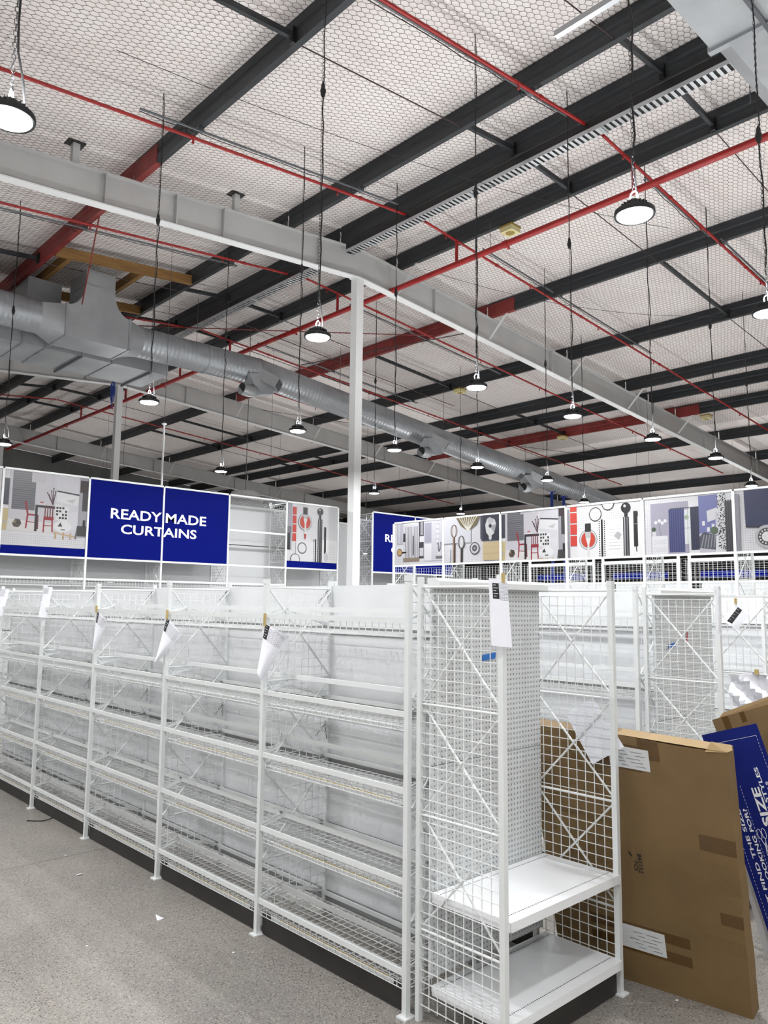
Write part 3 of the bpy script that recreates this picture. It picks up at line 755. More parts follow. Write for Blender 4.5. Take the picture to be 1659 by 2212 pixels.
bay('shelving_bay', 'white shelving bay on the hidden far side of the front run', 3.70, 2.663+1.2, sgn=-1, group='front run of shelving bays', strips=False)
for i in range(4):
    bay('shelving_bay', f'white shelving bay in second run behind the end unit, {SIDE[i]}'.replace(', nearest the end unit', ', nearest the boxes'), 4.85, 2.663+1.2*i, last=i == 3, group='second run of shelving bays')
bay('shelving_bay', 'white shelving bay of the third run at the right edge', 7.03, 2.663, last=True, group='third run of shelving bays')

def end_unit(label, x, y, shelves=True, board_y=.432):
    """end bay projecting towards -y; local origin at near front post"""
    t = thing('end_unit', label, 'shelving', (x, y, 0), group='end units of the shelving runs')
    Wd, D = .902, .4905
    for xx in (0, Wd): frame_parts(t, (xx, 0, 0), PI/2, d=D, h=2.005)
    # pegboard back
    for za, zb in ((1.125, 1.955), (.19, 1.12)):
        b = MB(); b.box(.02, Wd-.02, board_y, board_y+.018, za, zb); obj('pegboard_panel', b, 'pegboard', t)
    b = MB(); b.extrude([(board_y-.05, 1.955), (board_y+.03, 1.955), (board_y+.03, 2.0), (board_y-.02, 2.0), (board_y-.05, 1.985)], 'x', .015, Wd+.0); obj('top_channel', b, 'white', t)
    b = MB()
    for z in (1.80, 1.72, .70, .62): b.box(.018, .034, board_y-.03, board_y-.005, z, z+.018)
    obj('hook_plate', b, 'tray', t, kind='stuff')
    if shelves:
        for zt in (.562, .165):
            s = obj('flat_shelf', cached(('fs',), lambda: done(MB().box(.018, Wd-.018, -.022, board_y-.01, -.006, 0), 'flat_shelf', 'shelf_white')), None, t, (0, 0, zt))
            obj('front_lip', cached(('fl',), lambda: done(MB().box(.018, Wd-.018, -.026, -.022, -.040, 0), 'front_lip', 'shelf_white')), None, s)
            obj('rear_lip', cached(('rl',), lambda: done(MB().box(.018, Wd-.018, board_y-.01, board_y-.006, -.040, 0), 'rear_lip', 'shelf_white')), None, s)
            for xx in (.014, Wd-.018):
                obj('side_bracket', cached(('sb', xx), lambda: done(MB().box(xx, xx+.004, -.02, board_y-.01, -.04, .0), 'side_bracket', 'shelf_white')), None, s)
            def slots(yy):
                b = MB(); n = 62
                for k in range(n):
                    xx = .035+(Wd-.07)*k/(n-1); b.box(xx-.0022, xx+.0022, yy-.0035, yy+.0035, -.001, .0006)
                return b
            for yy in (.03, board_y-.045):
                obj('slot_row', cached(('sl', yy), lambda: done(slots(yy), 'slot_row', 'black_slot')), None, s, kind='stuff')
    b = MB(); b.box(.018, Wd-.018, .006, .018, .004, .108); obj('kick_plate', b, 'black_kick', t)
    b = MB(); b.box(.03, Wd-.03, .10, .115, .004, .10); obj('inner_rail', b, 'black_kick', t)
    return t
end_unit('white end unit with pegboard back and two flat shelves, at centre right', 2.704, 2.1185)
end_unit('white end unit with pegboard back behind the cardboard boxes', 4.877, 2.1185)
end_unit('white end unit of the third run at the right edge', 7.06, 2.1185, shelves=False)

# ------------------------------------------------------------------ picture prints
class Art:
    """flat print: coloured polygons stacked in thin layers, clipped to the sheet"""
    def __init__(s, w, h, du=0.0, dv=0.0, sc=1.0): s.w, s.h, s.du, s.dv, s.sc = w, h, du, dv, sc; s.p = []
    def poly(s, pts, c):
        P = [(x*s.sc+s.du, y*s.sc+s.dv) for x, y in pts]
        for ax, lim, sg in ((0, 0, 1), (0, s.w, -1), (1, 0, 1), (1, s.h, -1)):
            Q = []
            for a, b in zip(P, P[1:]+P[:1]):
                ia, ib = (a[ax]-lim)*sg >= 0, (b[ax]-lim)*sg >= 0
                if ia: Q.append(a)
                if ia != ib:
                    k = (lim-a[ax])/(b[ax]-a[ax]); Q.append((a[0]+(b[0]-a[0])*k, a[1]+(b[1]-a[1])*k))
            P = Q
            if len(P) < 3: return
        s.p.append((P, rgb(*[x*.74 for x in c])))
    def rect(s, x0, y0, x1, y1, c): s.poly([(x0, y0), (x1, y0), (x1, y1), (x0, y1)], c)
    def circ(s, x, y, r, c, ry=None, n=22): s.poly([(x+r*math.cos(2*PI*k/n), y+(ry or r)*math.sin(2*PI*k/n)) for k in range(n)], c)
    def line(s, a, b, w, c):
        dx, dy = b[0]-a[0], b[1]-a[1]; L = math.hypot(dx, dy); nx, ny = -dy/L*w/2, dx/L*w/2
        s.poly([(a[0]+nx, a[1]+ny), (b[0]+nx, b[1]+ny), (b[0]-nx, b[1]-ny), (a[0]-nx, a[1]-ny)], c)
    def ring(s, x, y, r, w, c, inner): s.circ(x, y, r, c); s.circ(x, y, r-w, inner)
    def dots(s, x0, y0, x1, y1, c=(150, 150, 158), st=.028, r=.0048):
        y = y0+st/2
        while y < y1:
            x = x0+st/2
            while x < x1: s.circ(x, y, r, c, n=5); x += st
            y += st
    def build(s, name, par, org, u, v, nrm):
        org, u, v, nrm = Vector(org), Vector(u), Vector(v), Vector(nrm)
        vs = []; fs = []; cols = []
        for k, (P, c) in enumerate(s.p):
            o = len(vs); e = .0004+.000012*k
            vs += [tuple(org+u*x+v*y+nrm*e) for x, y in P]; fs.append(tuple(range(o, o+len(P)))); cols += [c]*len(P)
        me = bpy.data.meshes.new(name); me.from_pydata(vs, [], fs); me.materials.append(MATS['print'])
        a = me.color_attributes.new('Col', 'FLOAT_COLOR', 'CORNER'); a.data.foreach_set('color', [x for c in cols for x in c])
        o = bpy.data.objects.new(name, me); COL.objects.link(o); o.parent = par; o['kind'] = 'stuff'
        return o
W0 = 1.17
def art_chairs(a):          # 1.17 x 1.08, origin lower left
    g = (226, 224, 230)
    a.rect(0, 0, W0, 1.08, (238, 237, 241)); a.dots(.0, .02, W0, .17); a.dots(0, .98, .1, 1.08)
    a.rect(0, .55, .07, .92, (52, 55, 72)); a.rect(0, .20, .10, .52, (214, 196, 146)); a.rect(.0, .50, .07, .52, (240, 240, 240)); a.circ(.03, .32, .025, (200, 190, 180))
    a.rect(.075, .235, .69, 1.08, (216, 213, 220)); a.poly([(.06, .20), (.70, .18), (.69, .34), (.075, .36)], (236, 233, 232))
    a.rect(.11, .50, .42, 1.08, (96, 96, 104)); a.rect(.11, .76, .42, .775, (70, 70, 78))
    for k in range(18): a.rect(.115, .51+k*.031, .415, .519+k*.031, (132, 132, 138))
    a.rect(.36, .90, .55, 1.08, (208, 205, 212))
    a.poly([(.13, .30), (.16, .25), (.22, .25), (.255, .30), (.235, .36), (.17, .37)], (86, 74, 62)); a.poly([(.13, .30), (.18, .31), (.17, .37)], (150, 136, 116)); a.poly([(.18, .31), (.235, .36), (.255, .30)], (60, 52, 46))
    R = (158, 30, 44)
    a.poly([(.28, .62), (.31, .63), (.345, .44), (.325, .24), (.305, .24), (.32, .44)], R); a.rect(.32, .425, .47, .45, R); a.line((.47, .44), (.475, .24), .018, (120, 26, 36)); a.line((.33, .34), (.47, .33), .012, R)
    a.rect(.43, .55, .70, .585, (20, 20, 22)); a.rect(.43, .21, .465, .57, (20, 20, 22))
    for k in range(4): a.rect(.56+k*.035, .42, .575+k*.035, .58, (110, 22, 34))
    a.rect(.55, .38, .69, .43, R); a.line((.56, .40), (.555, .20), .02, R); a.line((.67, .40), (.68, .21), .02, R); a.line((.56, .30), (.68, .30), .012, R)
    a.rect(.48, .595, .56, .61, (236, 236, 236)); a.rect(.49, .615, .54, .635, (200, 90, 96))
    for dx, dy in ((-.06, .14), (-.03, .2), (0, .24), (.03, .2), (-.05, .1), (.02, .14), (-.085, .17)): a.line((.67, .60), (.67+dx, .60+dy), .012, (70, 34, 44)); a.circ(.67+dx, .60+dy, .012, (84, 40, 50), n=6)
    # second sheet
    a.poly([(.70, .20), (1.0, .12), (1.05, 1.08), (.71, 1.08)], (224, 222, 229)); a.poly([(.72, .80), (1.04, .77), (1.04, .79), (.72, .82)], (22, 22, 24)); a.poly([(.72, .79), (1.04, .76), (1.03, .62), (.72, .66)], (240, 240, 242))
    a.poly([(.85, .68), (1.0, .72), (.95, .65)], (206, 206, 210))
    a.poly([(.70, .62), (.90, .58), (.89, .36), (.71, .40)], (242, 242, 242))
    for k in range(4):
        for j in range(4):
            if (k*3+j*5) % 4 != 0: a.rect(.72+k*.042, .41+j*.048, .75+k*.042, .44+j*.048, (34, 34, 38))
    a.poly([(.90, .50), (1.04, .54), (1.02, .26), (.88, .28)], (232, 230, 236)); a.circ(.82, .30, .13, (246, 246, 248), .075); a.poly([(.75, .30), (.82, .30), (.79, .36)], (40, 40, 44)); a.rect(.80, .25, .86, .265, (60, 60, 64))
    for x in (.72, .83, .93): a.rect(x, .12, x+.02, .22, (206, 172, 120))
    a.poly([(.70, .20), (1.0, .155), (1.0, .175), (.70, .22)], (214, 186, 140)); a.poly([(1.0, .14), (1.03, .32), (1.05, .32), (1.03, .13)], (120, 118, 122))
    # dark curtains sheet
    a.rect(1.04, .16, W0, 1.08, (170, 168, 176)); a.rect(1.09, .55, W0, .92, (60, 54, 58)); a.rect(1.05, .82, W0, 1.0, (48, 26, 28)); a.rect(1.03, .18, W0, .33, (58, 56, 58)); a.rect(1.11, .30, 1.15, .42, (24, 24, 26))
def art_paint(a, flip=False):
    a.rect(0, 0, W0, 1.08, (240, 239, 242)); a.dots(.20, .40, W0, 1.08)
    a.rect(.0, .2, .10, 1.08, (176, 174, 184)); a.rect(0, .20, .07, .55, (40, 40, 42)); a.rect(0, .5, .09, .62, (120, 118, 126))
    for k in range(4): a.rect(.12, .36+k*.16, .20, .50+k*.16, (216, 58, 46))
    a.poly([(.62, 0), (.70, .0), (.70, .42), (.62, .42)], (246, 246, 248)); a.rect(.70, 0, W0, .42, (250, 250, 250)); a.rect(.20, .0, .62, .36, (246, 245, 248))
    cx, cy = .40, .72
    a.circ(cx, cy, .155, (70, 70, 74)); a.circ(cx, cy, .148, (222, 222, 224)); a.circ(cx, cy, .128, (150, 150, 154)); a.circ(cx, cy, .12, (206, 62, 42))
    a.rect(cx-.045, .86, cx+.05, .99, (24, 22, 22)); a.poly([(cx-.045, .86), (cx+.05, .86), (cx+.045, .78), (cx-.04, .78)], (196, 196, 198)); a.poly([(cx-.04, .78), (cx+.045, .78), (cx+.02, .68), (cx+.03, .50), (cx-.02, .50), (cx-.012, .68)], (232, 230, 228)); a.poly([(cx-.02, .50), (cx+.03, .50), (cx+.02, .41), (cx-.005, .41)], (196, 44, 40))
    a.ring(.34, .24, .105, .012, (64, 64, 66), (246, 245, 248)); a.ring(.34, .24, .092, .008, (120, 120, 124), (246, 245, 248)); a.ring(.19, .03, .105, .012, (64, 64, 66), (246, 245, 248))
    a.rect(.635, .0, .665, .42, (20, 20, 22))
    for k in range(14): a.circ(.61, .015+k*.03, .009, (20, 20, 22), n=8); a.circ(.69, .015+k*.03, .009, (20, 20, 22), n=8)
    a.circ(.75, .94, .07, (26, 26, 28)); a.circ(.735, .97, .018, (200, 200, 204)); a.rect(.725, .80, .775, .89, (30, 30, 32)); a.rect(.70, 0, .80, .80, (46, 46, 48)); a.rect(.715, 0, .735, .80, (170, 170, 174)); a.rect(.765, 0, .78, .80, (120, 120, 124))
    a.rect(.85, .16, .895, .66, (26, 26, 28)); a.rect(.845, .45, .90, .46, (140, 140, 144)); a.line((.872, .16), (.872, .11), .012, (60, 60, 64))
    for k in range(7): a.rect(.93, .06+k*.045, 1.12, .064+k*.045, (206, 206, 212))
    a.circ(.9, .1, .05, (214, 212, 216), .09)
def art_paint_wide(a):      # strip version: art for 1.17 x .74
    g = (240, 239, 242); a.rect(0, 0, W0, .76, g); a.dots(.14, .40, W0, .76)
    a.rect(0, 0, .04, .70, (150, 148, 156))
    for k in range(5): a.rect(.05, .17+k*.165, .16, .315+k*.165, (216, 58, 46))
    a.rect(.50, 0, .60, .52, (248, 248, 250)); a.rect(.60, 0, W0, .52, (250, 250, 250)); a.rect(.16, .0, .5, .38, (246, 245, 248))
    a.ring(.46, .60, .10, .014, (64, 64, 66), (240, 239, 242)); a.ring(.66, .74, .10, .014, (64, 64, 66), (240, 239, 242)); a.dots(.38, .53, .54, .68); a.dots(.58, .66, .74, .76)
    cx, cy = .34, .25
    a.circ(cx, cy, .145, (70, 70, 74)); a.circ(cx, cy, .138, (222, 222, 224)); a.circ(cx, cy, .118, (150, 150, 154)); a.circ(cx, cy, .11, (206, 62, 42))
    a.rect(cx-.05, .36, cx+.045, .48, (24, 22, 22)); a.poly([(cx-.048, .36), (cx+.042, .36), (cx+.04, .27), (cx-.04, .27)], (196, 196, 198)); a.poly([(cx-.04, .27), (cx+.04, .27), (cx+.015, .18), (cx+.025, 0), (cx-.02, 0), (cx-.012, .18)], (232, 230, 228))
    a.rect(.545, 0, .575, .52, (20, 20, 22))
    for k in range(17): a.circ(.52, .015+k*.03, .010, (20, 20, 22), n=8); a.circ(.60, .015+k*.03, .010, (20, 20, 22), n=8)
    a.circ(.93, .655, .072, (26, 26, 28)); a.circ(.915, .68, .02, (205, 205, 208)); a.rect(.905, .52, .955, .60, (30, 30, 32)); a.rect(.885, 0, .975, .53, (46, 46, 48)); a.rect(.90, 0, .918, .53, (170, 170, 174)); a.rect(.94, 0, .955, .53, (120, 120, 124))
    a.rect(1.04, .12, 1.10, .60, (26, 26, 28)); a.rect(1.035, .42, 1.105, .43, (140, 140, 144)); a.line((1.07, .12), (1.08, .05), .014, (60, 60, 64))
    for k in range(8): a.rect(.66, .10+k*.045, .86, .104+k*.045, (206, 206, 212))
    a.poly([(.74, .28), (.82, .22), (.86, .30), (.80, .34)], (190, 188, 192))
def art_curtain(a):
    a.rect(0, 0, W0, .76, (238, 237, 241)); a.dots(0, 0, W0, .16); a.dots(0, .5, .22, .76)
    a.rect(.06, .36, .22, .76, (196, 196, 206)); a.rect(.10, .38, .13, .76, (222, 222, 230))
    a.rect(.22, .05, .62, .70, (222, 220, 226))
    for k in range(9): a.rect(.27+k*.036, .12, .29+k*.036, .66, (150, 148, 156)); a.rect(.29+k*.036, .12, .306+k*.036, .66, (236, 235, 240))
    a.rect(.45, .16, .48, .5, (40, 40, 44)); a.rect(.22, .40, .27, .55, (60, 60, 64)); a.rect(.22, .05, .62, .12, (150, 134, 118))
    a.rect(.60, .10, .72, .76, (70, 70, 76)); a.rect(.62, .38, .72, .48, (230, 230, 232)); a.rect(.62, .14, .71, .28, (210, 210, 214)); a.rect(.64, .5, .70, .76, (170, 170, 178))
    a.rect(.72, .05, 1.17, .74, (214, 212, 220)); a.rect(.74, .36, .90, .70, (170, 170, 186)); a.rect(.74, .06, .9, .34, (236, 236, 240)); a.rect(1.02, .28, 1.06, .72, (232, 232, 236))
    for k in range(5): a.rect(1.01, .32+k*.085, 1.08, .34+k*.085, (190, 190, 196))
    for dx in (-.05, -.02, .03, .06): a.line((1.08, .16), (1.08+dx, .36), .010, (60, 62, 66))
    a.rect(1.0, .08, 1.17, .13, (120, 118, 122)); a.rect(1.05, .13, 1.11, .2, (224, 222, 224))
    a.circ(.13, .22, .065, (52, 40, 30)); a.circ(.13, .22, .055, (206, 166, 110)); a.rect(.19, .20, .30, .23, (40, 36, 34))
def art_whisk(a):
    a.rect(0, 0, W0, .76, (240, 239, 243)); a.dots(0, 0, W0, .76)
    a.rect(0, .32, .58, .76, (222, 222, 230)); a.poly([(.25, .76), (.78, .76), (.70, .60), (.52, .50), (.36, .60)], (120, 106, 74))
    for k in range(8): a.line((.52, .50), (.29+k*.065, .78), .014, (236, 232, 218))
    for x, y, r, c in ((.22, .52, .075, (92, 66, 48)), (.38, .33, .075, (34, 34, 36))):
        a.circ(x, y, r, c, r*1.45); a.circ(x, y, r-.012, (222, 220, 222), r*1.45-.014)
        for k in (-1, 0, 1): a.circ(x, y, r*.55*abs(k)+.012, c, r*1.4); a.circ(x, y, max(.004, r*.55*abs(k)), (222, 220, 222), r*1.3)
        a.line((x, y-r*1.2), (x, 0 if x < .3 else 0.0), .05, c); a.line((x-.012, y-r*1.3), (x-.012, 0), .010, (190, 170, 150))
    a.circ(.66, .22, .10, (70, 72, 76)); a.circ(.66, .22, .085, (214, 214, 218)); a.circ(.66, .22, .05, (70, 72, 76)); a.circ(.66, .22, .025, (160, 160, 164))
    a.rect(.80, .33, W0, .76, (56, 58, 74)); a.rect(.83, .345, 1.14, .74, (40, 42, 58)); a.rect(.78, .36, .83, .76, (70, 70, 84))
    a.poly([(.97, .70), (1.07, .66), (1.10, .58), (1.06, .44), (.97, .38), (.90, .46), (.88, .58), (.92, .68)], (226, 226, 228)); a.poly([(.97, .56), (1.10, .58), (1.06, .44)], (170, 170, 176)); a.poly([(.97, .56), (.92, .68), (.97, .70), (1.07, .66)], (198, 198, 204)); a.circ(.98, .56, .03, (30, 30, 34)); a.circ(.98, .38, .03, (220, 220, 222), .045); a.rect(.97, .70, .995, .76, (30, 30, 34))
    a.rect(.83, .02, W0, .31, (214, 192, 150)); a.rect(.83, .12, W0, .13, (196, 172, 128)); a.rect(.83, .22, W0, .227, (198, 174, 130)); a.rect(.06, .0, .14, .24, (228, 228, 234))
def art_bluecurtain(a):
    a.rect(0, 0, W0, .76, (240, 239, 243)); a.dots(0, .66, W0, .76); a.dots(0, 0, .08, .76)
    a.rect(.09, .0, .60, .67, (176, 172, 190)); a.rect(.09, .06, .60, .10, (170, 166, 184))
    a.rect(.36, .58, .62, .592, (90, 88, 98))
    for k in range(7): a.rect(.34+k*.03, .02, .357+k*.03, .58, (54, 58, 110)); a.rect(.357+k*.03, .02, .37+k*.03, .58, (80, 84, 140))
    a.rect(.55, .12, .63, .56, (236, 238, 240)); a.rect(.59, .12, .594, .56, (140, 140, 150)); a.rect(.55, .32, .63, .326, (140, 140, 150)); a.circ(.58, .46, .03, (170, 186, 160))
    for k in range(4): a.rect(.63+k*.03, .04, .65+k*.03, .59, (34, 36, 64)); a.rect(.65+k*.03, .04, .66+k*.03, .59, (50, 52, 86))
    a.rect(.10, .0, .32, .24, (238, 238, 242))
    for k in range(4):
        for j in range(2): a.circ(.14+k*.047, .06+j*.10, .020, (208, 208, 216), .03); a.circ(.14+k*.047, .06+j*.10, .014, (238, 238, 242), .024)
    for dx, dy in ((0, 0), (.05, .02), (.09, -.01), (.13, .015)): a.circ(.16+dx, .42+dy, .022, (246, 246, 248))
    a.line((.2, .40), (.23, .24), .006, (120, 130, 110)); a.rect(.11, .24, .16, .30, (224, 224, 228)); a.circ(.13, .33, .03, (70, 90, 66))
    a.rect(.74, .0, 1.02, .72, (120, 124, 182)); a.rect(.74, 0, 1.02, .24, (206, 204, 216)); a.poly([(.84, .52), (.98, .56), (.99, .42), (.85, .38)], (228, 228, 234)); a.rect(.95, .3, 1.0, .5, (214, 212, 222))
    for x, y in ((.78, .34), (.84, .26), (.90, .30), (.93, .26)): a.rect(x, y, x+.035, y+.055, (240, 240, 244))
    a.poly([(.74, .06), (.94, .03), (.98, .2), (.80, .26), (.74, .2)], (84, 86, 96))
    for k in range(5): a.line((.76+k*.04, .06), (.80+k*.035, .22), .014, (150, 152, 164))
    a.circ(.93, .27, .05, (88, 108, 84)); a.poly([(.94, .0), (1.02, 0), (1.0, .2), (.95, .2)], (236, 236, 240))
    a.rect(.98, .02, 1.08, .74, (228, 228, 232))
    rr = random.Random(3)
    for k in range(150): a.circ(rr.uniform(.98, 1.08), rr.uniform(.03, .73), .0085, (40, 40, 46), n=5)
    a.rect(1.07, .0, W0, .62, (70, 68, 76))
    for k in range(4): a.rect(1.08+k*.028, .0, 1.095+k*.028, .64, (44, 43, 50))
def art_cushion(a):
    a.rect(0, 0, W0, .76, (238, 237, 242)); a.dots(.04, 0, W0, .76)
    a.rect(0, .0, .05, .70, (150, 150, 162)); a.poly([(.12, .28), (.9, .24), (.92, .80), (.11, .80)], (34, 42, 84)); a.poly([(.12, .28), (.9, .24), (.9, .262), (.13, .305)], (20, 26, 56)); a.circ(.36, .50, .016, (20, 26, 56))
    a.circ(.36, .16, .14, (196, 196, 200)); a.circ(.36, .16, .105, (60, 60, 64)); a.circ(.36, .16, .06, (240, 240, 240))
    for k in range(14): a.circ(.36+.082*math.cos(k*.45), .16+.082*math.sin(k*.45), .012, (226, 226, 228), n=6)

# ------------------------------------------------------------------ left wall of tall bays (faces -y)
LY, LH, LB = 11.25, 3.705, 1.1988
def wall_frame(t, x): frame_parts(t, (x, 0, 0), PI/2, d=.5, h=LH, first_z=1.4, mesh_z0=1.2, cap=False)
def left_bay(k, x, w, label, picture=None, rail=True, strip=False, frame=True):
    t = thing('wall_bay', label, 'shelving', (x, LY, 0), group='tall bays along the left wall')
    if frame: wall_frame(t, 0)
    b = MB(); b.box(.014, w-.014, -.012, .012, LH-.035, LH-.008); obj('top_rail', b, 'white', t)
    b = MB(); b.box(.014, w-.014, -.012, .012, 2.478, 2.505); obj('sign_rail', b, 'white', t)
    for j in range(5):
        b = MB(); b.box(.01, w-.01, .50, .51, j*.72+.01, j*.72+.715); obj('back_panel', b, 'wall_panel', t)
    if rail:
        b = MB(); b.box(.014, w-.014, -.008, .008, 2.172, 2.2); obj('shelf_rail', b, 'white', t)
        s = MB(); n = 24
        for q in range(n+1):
            y = .02+(w-.04)*q/n; s.bar((y, .0, 2.172), (y, .0, 2.09), .003); s.bar((y, 0, 2.09), (y, .45, 2.09), .003)
        for z in (2.145, 2.118, 2.09): s.bar((.02, 0, z), (w-.02, 0, z), .003)
        for q in range(1, 9): s.bar((.02, q*.056, 2.087), (w-.02, q*.056, 2.087), .003)
        obj('basket_shelf', s, 'white_wire', t, kind='stuff')
    if picture:
        b = MB(); b.box(.016, w-.016, .0, .008, 2.625 if strip else 2.51, LH-.037); p = obj('picture_panel', b, 'label_white', t)
        a = Art(w-.032, LH-.037-2.625); picture(a); a.build('picture_print', p, (.016, 0, 2.625), (1, 0, 0), (0, 0, 1), (0, -1, 0))
    if strip:
        b = MB(); b.box(.016, w-.016, .0, .008, 2.508, 2.622); obj('blue_strip', b, 'blue', t)
    return t
left_bay(-1, 3.385-LB, LB, 'tall white wall bay cut off at the far left edge', art_paint, strip=True)
left_bay(0, 3.385, LB, 'tall white wall bay with dining chair picture panel', art_chairs, strip=True)
left_bay(1, 3.385+LB, LB, 'tall white wall bay behind left half of nearer blue sign')
left_bay(2, 3.385+2*LB, LB, 'tall white wall bay behind right half of nearer blue sign')
t = left_bay(3, 3.385+3*LB, LB, 'tall open white wall bay with bare shelf bars, right of the sign')
b = MB(); b.box(.014, LB-.014, -.012, .012, 3.07, 3.10); obj('shelf_bar', b, 'white', t)
s = MB()
for q in range(25): s.bar((.02+(LB-.04)*q/24, .0, 3.66), (.02+(LB-.04)*q/24, .49, 3.60), .003)
for q in range(10): s.bar((.02, q*.054, 3.66-q*.0066), (LB-.02, q*.054, 3.66-q*.0066), .003)
obj('wire_shelf', s, 'white_wire', t, kind='stuff')
left_bay(4, 3.385+4*LB, LB, 'tall white wall bay with paint tin and brush picture panel', art_paint, strip=True, rail=False)
t = thing('filler_panel', 'pale blank infill panel beside the first steel column', 'panel', (9.383, LY, 0)); frame_parts(t, (0, 0, 0), PI/2, d=.5, h=LH, first_z=1.4, mesh_z0=1.2, cap=False)
b = MB(); b.box(.01, .88, .50, .51, 0, 3.45); obj('back_panel', b, 'wall_panel', t)
b = MB(); b.box(.014, .88, .49, .50, 3.45, 3.48); obj('top_rail', b, 'white', t)
left_bay(6, 10.274, LB, 'tall white wall bay behind left half of farther blue sign', rail=False)
left_bay(7, 10.274+LB, LB, 'tall white wall bay behind right half of farther blue sign', rail=False)
def blue_sign(x, label):
    t = thing('store_sign', label, 'sign', (x, LY, 2.505), group='blue curtain signs')
    for k in range(2):
        b = MB(); b.box(k*LB+.015, (k+1)*LB-.015, -.004, .004, .004, LH-2.505-.037); obj('sign_panel', b, 'blue', t)
    b = MB(); y = -.0052
    # line 1: READY | MADE, line 2: CURT | AINS, split by the centre post
    h1, z1 = .155, .605; h2, z2 = .148, .380
    put_text(b, 'READY', (.345, y, z1), (1, 0, 0), (0, 0, 1), .83, h1, .018); put_text(b, 'MADE', (1.245, y, z1), (1, 0, 0), (0, 0, 1), .725, h1, .018)
    put_text(b, 'CURTAINS', (.515, y, z2), (1, 0, 0), (0, 0, 1), 1.285, h2, .018)
    obj('lettering', b, 'letter', t, fix=False, kind='stuff', label='white capital letters READY MADE CURTAINS')
blue_sign(3.385+LB, 'nearer blue sign reading READY MADE CURTAINS on the left wall')
blue_sign(10.274, 'farther blue curtain sign partly hidden behind the picture wall')

# ------------------------------------------------------------------ picture wall on the right (faces -x)
RX, RH = 9.556, 3.322
arts = [art_curtain, art_whisk, art_chairs, art_paint_wide, art_bluecurtain, art_cushion]
names = ['pale curtain', 'whisk and coffee pot', 'red dining chair', 'paint tin and notebook', 'blue curtain bedroom', 'navy cushion']
for k in range(6):
    y = 9.89-1.197*k
    t = thing('picture_bay', f'tall white wire bay with {names[k]} picture strip on the right', 'shelving', (RX, y, 0), group='picture wall bays')
    frame_parts(t, (0, 0, 0), 0, d=.5, h=RH, first_z=1.2, mesh_z0=1.0, cap=False, post=.034)
    if k == 5: frame_parts(t, (0, -1.197, 0), 0, d=.5, h=RH, first_z=1.2, mesh_z0=1.0, cap=False, post=.034)
    w = 1.197
    b = MB(); b.box(-.012, .012, -w+.017, -.017, RH-.03, RH-.004); obj('top_rail', b, 'white', t)
    b = MB(); b.box(-.012, .012, -w+.017, -.017, 2.525, 2.553); obj('bottom_rail', b, 'white', t)
    b = MB(); b.box(0, .008, -w+.018, -.018, 2.555, RH-.032); p = obj('picture_panel', b, 'label_white', t)
    a = Art(w-.036, RH-.032-2.555, 0, -.20 if k == 2 else 0); arts[k](a); a.build('picture_print', p, (0, -.018, 2.555), (0, -1, 0), (0, 0, 1), (-1, 0, 0))
    me = cached('gridback', lambda: done(MB_rot(wire_mesh_panel(1.16, .9, 2.52, .06)), 'rear_grid', 'white_wire'))
    obj('rear_grid', me, None, t, (.5, -.018, 0), kind='stuff'); obj('far_grid', me, None, t, (1.0, -.048, 0), kind='stuff')
    for z in (2.20, 1.75, 1.3):
        b = MB(); b.box(-.008, .008, -w+.02, -.02, z-.026, z); obj('shelf_rail', b, 'white', t)
        s = MB()
        for q in range(20): s.bar((.0, -.03-q*.06, z-.09), (.48, -.03-q*.06, z-.09), .003)
        for q in range(8): s.bar((q*.068, -.02, z-.093), (q*.068, -w+.02, z-.093), .003)
        obj('wire_shelf', s, 'white_wire', t, kind='stuff')

